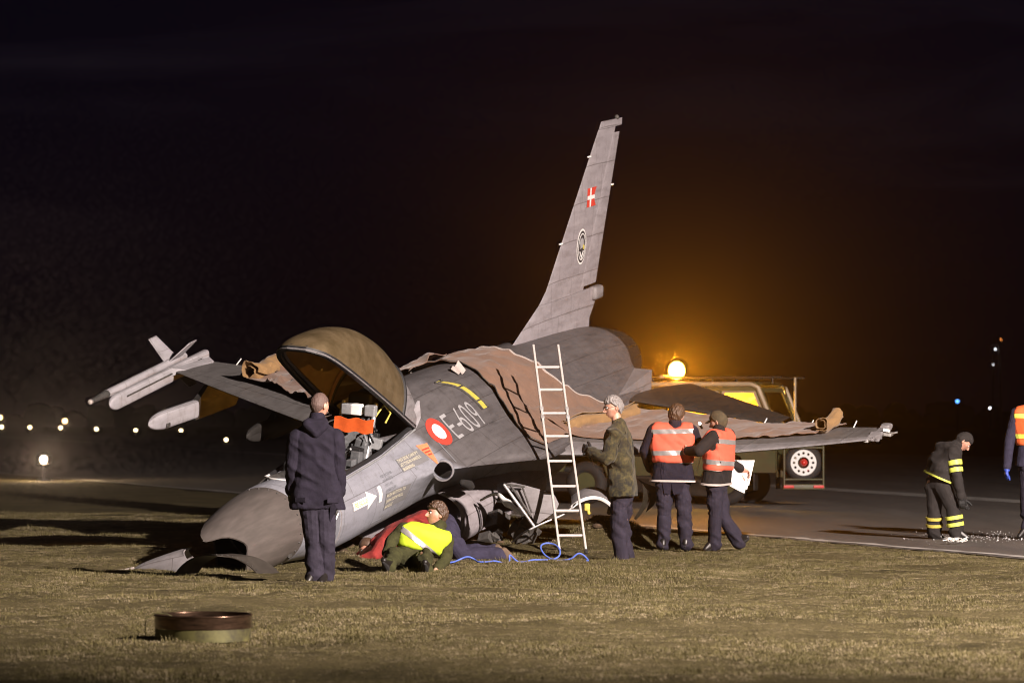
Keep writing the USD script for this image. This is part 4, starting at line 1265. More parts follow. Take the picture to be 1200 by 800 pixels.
# third one on the far right wing
t = jet_thing('tarpaulin', 'brown tarpaulin bunched up on the far right wing behind the bald man', 'tarpaulin')
a = [(7.9, 1.3), (8.34, 2.04), (8.9, 2.6), (9.3, 3.1), (9.5, 3.4)]
b = [(10.8, 1.3), (10.85, 2.1), (10.8, 2.7), (10.7, 3.2), (10.5, 3.5)]
RG = drape(a, b, 44, 22, 0.03, 0.07, 14, (3.0, 4.0), -0.12)
part(t, 'sheet', sheet(RG, 0.008), 'tarp', smooth=60)
part(t, 'rolled_edge', roll(RG[-2, 0] + [0, 0, 0.09], RG[-4, 13] + [0, -0.05, 0.11], 0.14, 9, 1.25), 'tarp_yellow', smooth=60, label='loose loop at the end of the tarpaulin')
# fourth: bunched cloth edge behind the canopy
t = jet_thing('tarpaulin', 'crumpled end of brown cloth standing up behind the raised canopy', 'tarpaulin')
a = [(6.85, 0.25), (6.95, 0.6), (7.1, 1.0), (7.3, 1.5)]
b = [(8.3, 0.3), (8.4, 0.7), (8.5, 1.1), (8.7, 1.6)]
KG = drape(a, b, 34, 20, 0.04, 0.07, 23, (3.0, 4.0))
part(t, 'sheet', sheet(KG, 0.008), 'tarp', smooth=60)
for k, (q, hh) in enumerate((((533, 434), .09),)):
    o, _ = on_skin(q[0], q[1] + 4, drape_tris)
    m = sheet(np.array([[o + np.array([0.06 * i, -0.05 + 0.10 * j, hh * j * (0.6 + 0.15 * i) + 0.02 * math.sin(i * 2)]) for j in (0, .5, 1)] for i in range(5)]), 0.006)
    part(t, 'raised_corner', m, ('trim', 'tarp_yellow', 'tarp')[k], smooth=60)

# ------------------------------------------------------------------ missile on the far wing tip
t = jet_thing('wingtip_missile', 'slim pale practice missile with fins on the far wing tip', 'missile')
my, mz = 4.80, tipz + 0.06
mb = Manifold.cylinder(2.35, 0.052, 0.052, 20).rotate([0, 90, 0]).translate([8.35, my, mz])
part(t, 'body', tipped(mb), 'jet_light', smooth=40)
part(t, 'seeker', tipped(union([Manifold.cylinder(0.42, 0.03, 0.05, 20).rotate([0, 90, 0]).translate([7.93, my, mz]), sph((7.93, my, mz), 0.03)])), 'wreck_dark')
part(t, 'nose_tip', tipped(sph((7.88, my, mz), 0.036)), 'trim')
for a in (45, 135, 225, 315):
    fn = extrude(Polygon([(0, 0), (0.38, 0), (0.31, 0.36), (0.08, 0.36)]), 0.012)
    fn = frame(fn, (0, 0, 0), (1, 0, 0), (0, 0, 1), (0, -1, 0))
    fn.apply_translation([10.15, 0.006, 0.05]); fn.apply_transform(trimesh.transformations.rotation_matrix(math.radians(a), [1, 0, 0])); fn.apply_translation([0, my, mz])
    part(t, 'tail_fin', tipped(fn), 'jet_light', smooth=False)

# ================================================================== people
def unit(v):
    v = np.asarray(v, float)
    return v / (np.linalg.norm(v) + 1e-9)


def head_mesh(hairy=None, seed=0, size=1.0):
    """A head about its centre, +y towards the face, z up; returns skin, hair, eyes, lips."""
    s = trimesh.creation.icosphere(5, 1.0)
    v = np.array(s.vertices)
    x, y, z = v.T
    P = np.column_stack([x * 0.076, y * 0.097, z * 0.118])
    # jaw and chin: narrower and further forward below, the back of the head rounder above
    low = np.clip(-(z + 0.12), 0, 1)
    P[:, 0] *= 1 - 0.34 * low ** 1.1
    P[:, 1] += np.where(y > 0, 0.010 * low, 0.052 * low * (y < 0.3))
    P[:, 1] -= 0.010 * np.clip(z, 0, 1) * (y > 0) * 0.6

    def bump(cx, cy, cz, r, d):
        q = np.column_stack([(x - cx) / r[0], (y - cy) / r[1], (z - cz) / r[2]])
        return d * np.exp(-(q ** 2).sum(1))
    dy = bump(0, 1, -0.10, (0.13, 0.6, 0.16), 0.026) + bump(0, 1, -0.24, (0.17, 0.6, 0.09), 0.020)   # nose
    dy += bump(0, 1, 0.20, (0.5, 0.6, 0.10), 0.007)                                              # brow
    dy += bump(0.36, 0.9, 0.08, (0.18, 0.5, 0.10), -0.012) + bump(-0.36, 0.9, 0.08, (0.18, 0.5, 0.10), -0.012)   # eye sockets
    dy += bump(0, 1, -0.47, (0.26, 0.5, 0.05), 0.008) + bump(0, 1, -0.58, (0.22, 0.5, 0.05), 0.006)  # lips
    dy += bump(0, 0.9, -0.80, (0.24, 0.6, 0.14), 0.014)                                           # chin
    P[:, 1] += dy
    P[:, 0] += bump(0.7, 0.55, -0.12, (0.3, 0.4, 0.22), 0.006) - bump(-0.7, 0.55, -0.12, (0.3, 0.4, 0.22), 0.006)
    s.vertices = P * size
    bits = [s]
    for sd_ in (-1, 1):
        e = trimesh.creation.icosphere(3, 1.0)
        ev = np.array(e.vertices) * [0.011, 0.019, 0.031]
        ev[:, 0] += 0.006 * (np.array(e.vertices)[:, 1] < 0)
        e.vertices = (ev * [sd_, 1, 1] + [sd_ * 0.077, -0.008, -0.008]) * size
        if sd_ < 0:
            e.invert()
        bits.append(e)
    skin = as_tm(union([as_mf(b) for b in bits]))
    hair = None
    if hairy:
        h = trimesh.creation.icosphere(5, 1.0)
        hv = np.array(h.vertices)
        hx, hy, hz = hv.T
        line = {'short': 0.42, 'full': 0.36, 'grey': 0.40, 'cap': 0.36}[hairy]
        grow = {'short': 0.004, 'full': 0.022, 'grey': 0.018, 'cap': 0.016}[hairy]
        Q = np.column_stack([hx * 0.076, hy * 0.097, hz * 0.118])
        lw = np.clip(-(hz + 0.12), 0, 1)
        Q[:, 0] *= 1 - 0.30 * lw
        Q[:, 1] += np.where(hy > 0, 0, 0.045 * lw)
        # hair covers the top and back; over the face it sinks below the skin
        cover = np.clip((hz - line - 0.55 * np.clip(-hy + 0.15, -1, 1.2) * -1.0) * 4, -1, 1)
        cover = np.clip((hz - (line - 1.05 * np.clip(0.42 - hy, 0, 1.1))) * 5, -1, 1)
        n = meshkit.fbm(hv * (np.array([9, 9, 3.5]) if hairy != 'cap' else np.array([3, 3, 3.0])) + seed, 3, seed)
        n = np.clip(0.5 + (n - 0.5) * (1.45 if hairy != 'cap' else 0.6), -0.3, 1.4)
        d = np.where(cover > 0, grow * (0.55 + 0.9 * n) * np.minimum(cover * 1.6, 1), -0.012 * np.minimum(-cover * 2, 1))
        h.vertices = (Q + hv * d[:, None]) * size
        hair = h
    eyes = [trimesh.creation.icosphere(2, 0.0115 * size) for _ in (0, 1)]
    pup = [trimesh.creation.icosphere(2, 0.0062 * size) for _ in (0, 1)]
    for i, sd_ in enumerate((-1, 1)):
        eyes[i].apply_translation(np.array([sd_ * 0.029, 0.081, 0.008]) * size)
        pup[i].apply_translation(np.array([sd_ * 0.029, 0.0885, 0.008]) * size)
    brows = [as_tm(hull([((sd_ * 0.014, 0.096, 0.026), 0.0035), ((sd_ * 0.034, 0.092, 0.030), 0.0040), ((sd_ * 0.047, 0.080, 0.025), 0.0025)], 8)) for sd_ in (-1, 1)]
    lip = as_tm(hull([((-0.018, 0.092, -0.0605), 0.003), ((0, 0.0985, -0.060), 0.0045), ((0.018, 0.092, -0.0605), 0.003)], 8))
    for m in brows + [lip]:
        m.vertices = np.array(m.vertices) * size
    return skin, hair, eyes, pup, brows, lip


def head_frame(c, face, up=(0, 0, 1)):
    y = unit(face)
    z = unit(np.asarray(up, float) - y * (np.asarray(up, float) @ y))
    x = np.cross(y, z)
    return c, x, y, z


def hand_parts(w, direction, palm_n, thumb_side, curl=0.5, size=1.0):
    """A hand from the wrist w: palm, four unequal bent fingers and a thumb from the side of the palm, one solid."""
    d = unit(direction); n = unit(np.asarray(palm_n, float) - d * (np.asarray(palm_n, float) @ d)); s = np.cross(n, d) * thumb_side
    k = size
    w = np.asarray(w, float)
    items = [hull([(w, 0.026 * k), (w + d * 0.03 * k + s * 0.016 * k, 0.017 * k), (w + d * 0.085 * k + s * 0.030 * k, 0.013 * k), (w + d * 0.08 * k - s * 0.030 * k, 0.012 * k), (w + d * 0.03 * k - s * 0.018 * k, 0.017 * k)], 10)]
    for i, (off, ln) in enumerate(((0.030, 0.072), (0.011, 0.080), (-0.009, 0.075), (-0.029, 0.058))):
        p = w + d * (0.083 - 0.004 * i) * k + s * off * k
        a, dir_ = 0.0, d
        for j, f in enumerate((0.45, 0.32, 0.23)):
            a += curl * (0.45, 0.75, 0.55)[j] * (1 + 0.1 * i)
            dir_ = d * math.cos(a) + n * math.sin(a)
            q = p + dir_ * ln * f * k
            items.append(caps(p, q, (0.0098 - 0.0009 * j) * k, (0.0092 - 0.0011 * j) * k, 10))
            p = q
    p = w + d * 0.028 * k + s * 0.024 * k
    for j, (f, ang) in enumerate(((0.045, 0.75), (0.034, 0.45), (0.026, 0.25))):
        dir_ = unit(d * math.cos(ang) + s * math.sin(ang) + n * (0.25 + 0.35 * curl))
        q = p + dir_ * f * k
        items.append(caps(p, q, (0.0135 - 0.0016 * j) * k, (0.0118 - 0.0016 * j) * k, 10)); p = q
    return union(items)


def person(label, D, J, face, jacket, trousers, hair, hair_look='hair_brown', group=None, hem=0.0, hem_r=0.16, sleeve=1.0, leg=1.0, boots='leather', gloves=None, vest=None, up=(0, 0, 1), curl=0.55, girth=1.0, seed=1, name='person', cap=None, collar=True, size=1.0, flare=1.0, palm=None, bands=(), vest_cut=(0.12, 1.02), hem_trim=None, back=None, hemdir=None, glasses=False, hood=False, leg_end=1.02):
    """A clothed figure from joints given as photograph pixels with a depth offset: (px, py, dy)."""
    W = {k: pixel(p[0], p[1], D + (p[2] if len(p) > 2 else 0.0)) for k, p in J.items()}
    base = np.array([np.mean([W['anL'][0], W['anR'][0]]), np.mean([W['anL'][1], W['anR'][1]]), 0.0])
    W = {k: p - base for k, p in W.items()}
    t = thing(name, label, 'person', base, group=group)
    lat = unit(W['shR'] - W['shL'])
    upv = unit(W['chest'] - W['pelvis'])
    fwd = unit(np.cross(upv, lat)) if back is None else unit(back)
    lat2 = lat
    g = girth
    # the body: one continuous skin from feet to neck
    hipL, hipR = W['hipL'], W['hipR']
    bits = [hull([(W['shL'], .055), (W['shR'], .055), (W['chest'] + lat * .08, .09), (W['chest'] - lat * .08, .09)]),
            hull([(W['chest'] + lat * .08, .09), (W['chest'] - lat * .08, .09), (W['waist'] + lat * .05, .09), (W['waist'] - lat * .05, .09)]),
            hull([(W['waist'] + lat * .05, .09), (W['waist'] - lat * .05, .09), (hipL, .085), (hipR, .085)]),
            caps(W['neck'] - upv * 0.06, W['head'] - unit(face) * 0.015 - np.array(up) * 0.04, .058, .050)]
    for s in 'LR':
        bits += [caps(W['sh' + s], W['el' + s], .048, .040), caps(W['el' + s], W['wr' + s], .040, .027), caps(W['hip' + s], W['kn' + s], .075, .055), caps(W['kn' + s], W['an' + s], .052, .036)]
        bits += [hull([(W['an' + s] + [0, 0, 0.01], .032), (W['an' + s] * 0.45 + W['to' + s] * 0.55 + [0, 0, 0.012], .020)])]
    hands = []
    for s in 'LR':
        d = unit(W['wr' + s] - W['el' + s]) if ('ha' + s) not in W else unit(W['ha' + s] - W['wr' + s])
        pn = (lat if s == 'L' else -lat) if palm is None else palm
        ts = 1 if s == 'L' else -1
        hands.append(hand_parts(W['wr' + s], d, pn, ts, curl, size))
    c, hx, hy, hz = head_frame(W['head'], face, up)
    skin, hr, eyes, pup, brows, lip = head_mesh(hair, seed, size)
    bm = union(bits + hands)
    bt = as_tm(bm.refine_to_length(0.03)); bt.merge_vertices(digits_vertex=6)
    trimesh.smoothing.filter_taubin(bt, lamb=0.5, nu=0.53, iterations=3)
    body_mf = union([as_mf(bt), as_mf(frame(skin, c, hx, hy, hz))])
    bp = part(t, 'body', as_tm(body_mf), 'skin', smooth=60)
    if hr is not None:
        part(t, 'hair' if hair != 'cap' else 'cap', frame(hr, c, hx, hy, hz), hair_look if hair != 'cap' else (cap or 'cap_cloth'), smooth=60)
        if hair == 'cap' and cap is None:
            part(t, 'cap_peak', frame(hull([((-0.055, 0.085, 0.045), .006), ((0.055, 0.085, 0.045), .006), ((-0.04, 0.145, 0.030), .005), ((0.04, 0.145, 0.030), .005)], 8), c, hx, hy, hz), 'cap_cloth')
    for e in eyes:
        part(t, 'eye', frame(e, c, hx, hy, hz), 'eye_white')
    for e in pup:
        part(t, 'iris', frame(e, c, hx, hy, hz), 'eye_dark')
    for e in brows:
        part(t, 'eyebrow', frame(e, c, hx, hy, hz), hair_look if hair in ('full', 'grey') else 'hair_brown')
    part(t, 'lips', frame(lip, c, hx, hy, hz), 'lips')
    if glasses:
        fr_ = cat([tube([(sd_ * 0.031 + 0.022 * math.cos(a), 0.099, 0.006 + 0.017 * math.sin(a)) for a in np.linspace(0, 2 * np.pi, 18)[:-1]], 0.0022, 5, closed=True) for sd_ in (-1, 1)] + [tube([(sd_ * 0.052, 0.098, 0.010), (sd_ * 0.078, 0.05, 0.012), (sd_ * 0.082, -0.005, 0.008)], 0.002, 5) for sd_ in (-1, 1)])
        part(t, 'glasses', frame(fr_, c, hx, hy, hz), 'steel_post', kind='stuff')
    if gloves:
        for s, h in zip('LR', hands):
            d = unit(W['wr' + s] - W['el' + s])
            gl = union([h, caps(W['wr' + s] - d * .05, W['wr' + s] + d * .02, .040, .036)])
            gm = soften(gl, 0.012, 2)
            gm.vertices = gm.vertices + gm.vertex_normals * 0.005
            part(t, 'glove', gm, gloves, smooth=60)
    # trousers
    def legs_of(s):
        k = 1.0 if s == 'L' else -1.0
        hp, kn, an = W['hip' + s], W['kn' + s], W['an' + s]
        low = kn + (an - kn) * leg_end
        return [caps(hp, kn, .100 * leg, .078 * leg), caps(kn, low, .079 * leg, .070 * leg * flare)]
    tb = legs_of('L') + legs_of('R') + [hull([(hipL, .108 * g), (hipR, .108 * g), (W['pelvis'] + upv * .12 + lat * .06, .11 * g), (W['pelvis'] + upv * .12 - lat * .06, .11 * g)])]
    tr = soften(union(tb), 0.020, 6, 0.012, (6, 6, 11), seed, second=(0.026, (6, 6, 11)))
    part(t, 'trousers', tr, trousers, smooth=60)
    # shoes
    for s in 'LR':
        an, to = W['an' + s], W['to' + s]
        d = unit(to - an)
        heel = an - d * 0.045
        dn = unit(np.cross(np.cross(d, [0, 0, 1.0]) if abs(d[2]) < 0.9 else lat, d)) * -1
        if dn[2] > 0:
            dn = -dn
        sh = hull([(heel + dn * 0.03, .034), (an + np.array([0, 0, 0.03]) - dn * 0.01, .045), (to + dn * 0.012, .030), (to - d * 0.08 + dn * 0.006, .040), (heel - dn * 0.01, .040)])
        sp = part(t, 'shoe', soften(sh, 0.015, 3), boots, smooth=60)
        sole = hull([(heel + dn * 0.058, .020), (to + dn * 0.032, .018), (to - d * 0.07 + dn * 0.034 + lat * .018, .018), (to - d * 0.07 + dn * 0.034 - lat * .018, .018)])
        part(sp, 'sole', sole, 'rubber')
    # jacket: torso, sleeves, collar
    hv = upv if hemdir is None else unit(hemdir)
    hemc = W['pelvis'] - hv * hem
    shn = W['neck'] - upv * 0.03
    torso_items = [(W['shL'] + lat * .015, .078), (W['shR'] - lat * .015, .078), (shn, .075),
                   (W['chest'] + lat * .09 * g + fwd * .02, .125 * g), (W['chest'] - lat * .09 * g + fwd * .02, .125 * g)]
    wst = [(W['waist'] + lat * .085 * g, .125 * g), (W['waist'] - lat * .085 * g, .125 * g)]
    hms = [(hemc + lat * (hem_r - 0.055) * g, .125 * g), (hemc - lat * (hem_r - 0.055) * g, .125 * g)]
    torso = union([hull(torso_items + wst), hull(torso_items[3:] + wst + hms[:0]), hull(wst + hms)])
    below = box((4, 4, 2)).rotate([0, 0, 0])
    hb = frame(below, hemc - hv * 1.0, lat2, np.cross(hv, lat2), hv)
    sl = []
    for s in 'LR':
        sl += [caps(W['sh' + s], W['el' + s], .080 * sleeve, .066 * sleeve), caps(W['el' + s], W['wr' + s] + (W['el' + s] - W['wr' + s]) * 0.06, .067 * sleeve, .052 * sleeve)]
    jm = union([torso - as_mf(hb)] + sl + ([caps(W['neck'] - upv * .02, W['neck'] + upv * .035 + (W['head'] - W['neck']) * .15, .080, .070)] if collar is True else ([caps(W['neck'] - upv * .03, W['neck'] + upv * .005, .078, .066)] if collar else [])))
    jk = soften(jm, 0.018, 6, 0.011 if not vest else 0.006, (6, 6, 8), seed + 3, second=(0.024 if not vest else 0.012, (5, 5, 8)))
    jp = part(t, 'jacket', jk, jacket, smooth=60)
    for w_ in ('L', 'R'):
        cf = W['wr' + w_] + (W['el' + w_] - W['wr' + w_]) * 0.10
        part(jp, 'cuff', caps(cf, W['wr' + w_] + (W['el' + w_] - W['wr' + w_]) * 0.03, .055 * sleeve, .053 * sleeve), jacket)

    def girdle(c, h, grow, mat, nm, parent):
        """A band round the torso at the point c, h metres tall."""
        tt = torso - as_mf(hb)
        slab = as_mf(frame(box((4, 4, h)), c, lat2, np.cross(upv, lat2), upv))
        cutm = as_tm((torso ^ slab).refine_to_length(0.03))
        ctr = cutm.vertices.mean(0)
        o = cutm.vertices - c
        rad = o - np.outer(o @ upv, upv)
        cutm.vertices = cutm.vertices + rad / (np.linalg.norm(rad, axis=1, keepdims=True) + 1e-6) * grow
        return part(parent, nm, cutm, mat, smooth=35)
    if vest:
        col, ref, low_, high_ = vest
        vt = torso
        a, b = W['pelvis'], W['neck']
        L = np.linalg.norm(b - a)
        slab = as_mf(frame(box((4, 4, L * (high_ - low_))), a + upv * L * (low_ + high_) / 2, lat2, np.cross(upv, lat2), upv))
        vt = vt ^ slab
        for s, sg in (('L', -1), ('R', 1)):
            vt = vt - caps(W['sh' + s] + lat * sg * .055 - upv * .10, W['sh' + s] + lat * sg * .075 + upv * .15, .078, .078)
        vt = vt - caps(W['neck'] - upv * .0, W['neck'] + upv * .12, .085, .10)
        vm = soften(vt, 0.018, 3, 0.007, (7, 7, 7), seed + 9, second=(0.016, (5, 5, 8)))
        vm.vertices = vm.vertices + vm.vertex_normals * 0.019
        vp = part(t, 'safety_vest', vm, col, smooth=50)
        for f in ref:
            cc = a + upv * L * f
            o_ = (vm.vertices - cc) @ upv
            sub = vm.copy()
            bnd = trimesh.intersections.slice_mesh_plane(trimesh.intersections.slice_mesh_plane(sub, upv, cc - upv * 0.027), -upv, cc + upv * 0.027)
            rad = (bnd.vertices - cc) - np.outer((bnd.vertices - cc) @ upv, upv)
            bnd.vertices = bnd.vertices + rad / (np.linalg.norm(rad, axis=1, keepdims=True) + 1e-6) * 0.005
            part(vp, 'reflective_band', bnd, 'reflective' if col != 'hivis_deep' else 'reflective_yellow', smooth=50)
        lowest = ((vm.vertices - a) @ upv).min()
        if col == 'hivis_orange':
            bnd = trimesh.intersections.slice_mesh_plane(vm.copy(), -upv, a + upv * (lowest + 0.020))
            rad = (bnd.vertices - a) - np.outer((bnd.vertices - a) @ upv, upv)
            bnd.vertices = bnd.vertices + rad / (np.linalg.norm(rad, axis=1, keepdims=True) + 1e-6) * 0.004
            part(vp, 'piping', bnd, 'trim', smooth=50)
    if hood:
        q = W['neck'] - upv * 0.02 - fwd * 0.075
        hd = soften(hull([(q + lat * .075, .052), (q - lat * .075, .052), (q - upv * .075 - fwd * .012, .055), (W['neck'] + lat * .06 + upv * .012, .042), (W['neck'] - lat * .06 + upv * .012, .042)]), 0.015, 4, 0.008, (9, 9, 9), seed)
        part(jp, 'hood', hd, jacket, smooth=60)
    if hem_trim:
        girdle(hemc + upv * 0.018, 0.022, 0.018, hem_trim, 'hem_band', jp)
    for (s, a, b, f0, f1, mat, rr) in bands:
        p, q = W[a + s], W[b + s]
        part(t, 'reflective_band', caps(p + (q - p) * f0, p + (q - p) * f1, rr, rr) - caps(p + (q - p) * (f0 - 1), p + (q - p) * f0, rr * 1.5) - caps(p + (q - p) * f1, p + (q - p) * (f1 + 1), rr * 1.5) if False else frame(Manifold.cylinder(np.linalg.norm(q - p) * (f1 - f0), rr, rr * 0.98, 28), p + (q - p) * f0, *(lambda z: (unit(np.cross(z, [0.3, 1, 0.2])), np.cross(z, unit(np.cross(z, [0.3, 1, 0.2]))), z))(unit(q - p))), mat)
    return t, W, base


# bald man in the long navy parka, seen from behind
bald_man = person('bald man in a long dark navy parka seen from behind beside the cockpit', 33.2,
       dict(head=(374, 475), neck=(371, 495), chest=(370, 515), waist=(371, 552), pelvis=(372, 588), shL=(349, 511), shR=(393, 512), elL=(344, 545, -.03), elR=(397, 547, -.03),
            wrL=(341, 575, .04), wrR=(398, 577, .04), hipL=(365, 594), hipR=(380, 594), knL=(368, 635), knR=(381, 635), anL=(369, 672), anR=(381, 674, .1), toL=(361, 679, -.10), toR=(376, 681, -.12)),
       (0.62, 0.75, -0.22), 'navy_cloth', 'navy_trousers', 'short', 'hair_short', hem=0.06, hem_r=0.185, sleeve=1.08, leg=1.14, gloves='glove', seed=2, girth=1.0, flare=1.08, back=(0.1, 1, 0), hood=True)
def parka_details(bald):
    t, W, _ = bald
    dn = unit(W['pelvis'] - W['chest']); lat = unit(W['shR'] - W['shL'])
    for sg in (-1, 1):
        c = W['pelvis'] + lat * sg * 0.15 + np.array([0, -0.135, 0.02])
        part(t, 'pocket_flap', frame(rbox((0.12, 0.012, 0.05), 0.006), c, unit([1, 0.55 * sg, 0]), unit([-0.55 * sg, 1, 0]), (0, 0, 1)), 'navy_cloth')


parka_details(bald_man)
# man in the yellow vest sitting on the grass
person('man in olive overalls and yellow vest sitting on the grass under the nose', 35.9,
       dict(head=(512, 602, .05), neck=(513, 621, .03), chest=(502, 630, .0), waist=(489, 642, -.03), pelvis=(482, 656, -.06), shL=(473, 621, -.06), shR=(523, 633, .02), elL=(459, 634, -.10), elR=(524, 652, .02),
            wrL=(453, 648, -.3), wrR=(512, 666, -.18), hipL=(474, 655, -.10), hipR=(491, 658, -.08), knL=(462, 649, -.42), knR=(497, 651, -.42), anL=(456, 664, -.72), anR=(499, 667, -.72), toL=(450, 655, -.86), toR=(498, 657, -.88)),
       (-0.90, -0.40, 0.10), 'olive_cloth', 'olive_cloth', 'full', 'hair_brown', hem=-0.02, hem_r=0.16, sleeve=0.95, leg=0.95, boots='leather', seed=5, vest=('hivis_yellow', (0.42,), 0.34, 1.0), back=(-0.25, -0.9, 0.35), curl=0.8, girth=0.88)
# person crawling under the fuselage
person('person in a red jacket and blue trousers crawling under the fuselage', 38.0,
       dict(head=(432, 642, .35), neck=(446, 634, .30), chest=(462, 626, .25), waist=(494, 614, .2), pelvis=(520, 617, .15), shL=(450, 636, .08), shR=(460, 622, .42), elL=(440, 650, .05), elR=(436, 640, .45),
            wrL=(424, 656, .1), wrR=(420, 654, .4), hipL=(522, 622, .06), hipR=(522, 616, .26), knL=(542, 652, .0), knR=(535, 648, .3), anL=(590, 650, .02), anR=(582, 646, .32), toL=(606, 657, .04), toR=(598, 654, .34)),
       (-0.85, -0.25, -0.45), 'red_jacket', 'blue_trousers', 'short', 'hair_brown', hem=-0.02, hem_r=0.15, boots='suede', seed=8, leg=1.22, up=(-0.5, 0, 0.85), back=(0.2, -0.3, -1), flare=1.05, leg_end=0.86, gloves='glove_black')
# grey haired man in the camouflage coat
person('grey haired man in a camouflage coat standing beside the ladder, facing left', 38.4,
       dict(head=(719, 477), neck=(724, 496), chest=(726, 515), waist=(728, 548), pelvis=(730, 575), shL=(721, 510, -.20), shR=(727, 510, .19), elL=(712, 538, -.26), elR=(712, 536, .24),
            wrL=(693, 529, -.14), wrR=(694, 531, .16), hipL=(727, 582, -.09), hipR=(730, 582, .09), knL=(724, 618, -.10), knR=(730, 620, .12), anL=(729, 653, -.08), anR=(735, 655, .14), toL=(713, 659, -.10), toR=(722, 661, .12)),
       (-0.93, -0.30, -0.22), 'camo_cloth', 'navy_trousers', 'grey', 'hair_grey', hem=0.06, hem_r=0.19, sleeve=1.12, leg=1.06, gloves='glove_black', seed=11, girth=1.10, flare=1.1, back=(-1, 0, 0), glasses=True, collar='low')
# two men with orange vests
person('man in an orange vest seen squarely from behind at the wing', 41.3,
       dict(head=(793, 486, .03), neck=(791, 501), chest=(788, 515), waist=(788, 540), pelvis=(789, 562), shL=(767, 504), shR=(810, 505), elL=(756, 528, .05), elR=(818, 522, .15),
            wrL=(762, 549, .25), wrR=(822, 528, .36), hipL=(779, 568), hipR=(799, 568), knL=(778, 604), knR=(802, 604), anL=(777, 637), anR=(804, 636), toL=(777, 643, .13), toR=(806, 642, .13)),
       (0.35, 0.9, -0.25), 'navy_cloth', 'navy_trousers', 'full', 'hair_brown', hem=0.03, hem_r=0.185, leg=1.0, seed=14, vest=('hivis_orange', (0.52, 0.93), 0.36, 1.16), hem_trim='trim', back=(0, 1, 0), flare=1.1, girth=1.03, curl=0.7)
person('man in a dark cap and orange vest leaning forward with white papers', 41.2,
       dict(head=(842, 494, .05), neck=(842, 508), chest=(843, 519), waist=(842, 543), pelvis=(839, 566), shL=(836, 512, -.17), shR=(853, 510, .17), elL=(819, 528, -.26), elR=(845, 534, .22),
            wrL=(806, 528, -.10), wrR=(868, 549, .25), hipL=(838, 570, -.08), hipR=(842, 570, .08), knL=(838, 604, -.05), knR=(848, 606, .08), anL=(837, 636, .05), anR=(866, 634, .05), toL=(826, 642, .0), toR=(875, 628, .0)),
       (-0.86, 0.40, -0.3), 'black_cloth', 'navy_trousers', 'cap', hem=0.02, hem_r=0.165, leg=1.0, seed=17, vest=('hivis_orange', (0.42, 0.85), 0.30, 1.12), hem_trim='trim', back=(-0.85, 0.35, 0), flare=1.1, curl=0.7)
# firefighter
Y = 'reflective_yellow'
person('firefighter in dark turnout gear with yellow bands stooping over the asphalt', 45.1,
       dict(head=(1129, 517, .05), neck=(1120, 524, .02), chest=(1111, 529), waist=(1101, 545), pelvis=(1098, 562), shL=(1104, 524, .12), shR=(1117, 530, -.16), elL=(1120, 558, .22), elR=(1121, 555, -.20),
            wrL=(1128, 584, .22), wrR=(1126, 582, -.20), hipL=(1094, 566, .06), hipR=(1104, 567, -.06), knL=(1095, 596, .10), knR=(1116, 594, -.08), anL=(1095, 625, .14), anR=(1121, 624, -.08), toL=(1105, 630, .10), toR=(1135, 629, -.10)),
       (0.70, 0.05, -0.85), 'turnout_cloth', 'turnout_cloth', 'cap', cap='turnout_cloth', hem=-0.02, hem_r=0.16, leg=1.12, seed=21, gloves='glove_black', back=(0.8, -0.3, -0.3), flare=1.15, sleeve=1.05,
       bands=(('R', 'sh', 'el', .38, .60, Y, .094), ('R', 'sh', 'el', .72, .92, Y, .090), ('R', 'kn', 'an', .33, .47, Y, .114), ('R', 'kn', 'an', .60, .74, Y, .112), ('L', 'kn', 'an', .33, .45, 'yellow_paint', .112), ('L', 'kn', 'an', .60, .72, 'yellow_paint', .110)), hem_trim=Y, up=(0.3, 0, 1))
# person cut by the right edge
person('person in dark blue with an orange and yellow vest cut off by the right edge', 45.3,
       dict(head=(1214, 459), neck=(1213, 477), chest=(1212, 494), waist=(1212, 520), pelvis=(1212, 545), shL=(1191, 485, .0), shR=(1233, 487), elL=(1183, 517, .0), elR=(1240, 518),
            wrL=(1180, 548, -.06), wrR=(1243, 548), hipL=(1204, 550), hipR=(1221, 550), knL=(1203, 587), knR=(1222, 587), anL=(1203, 620), anR=(1224, 621), toL=(1194, 627, -.08), toR=(1226, 627, -.12)),
       (-0.5, -0.85, -0.1), 'blue_trousers', 'navy_trousers', 'short', hem=0.02, hem_r=0.17, seed=25, vest=('hivis_deep', (0.5, 0.85), 0.36, 1.14), gloves='glove_blue', back=(0, -1, 0), leg=1.05)

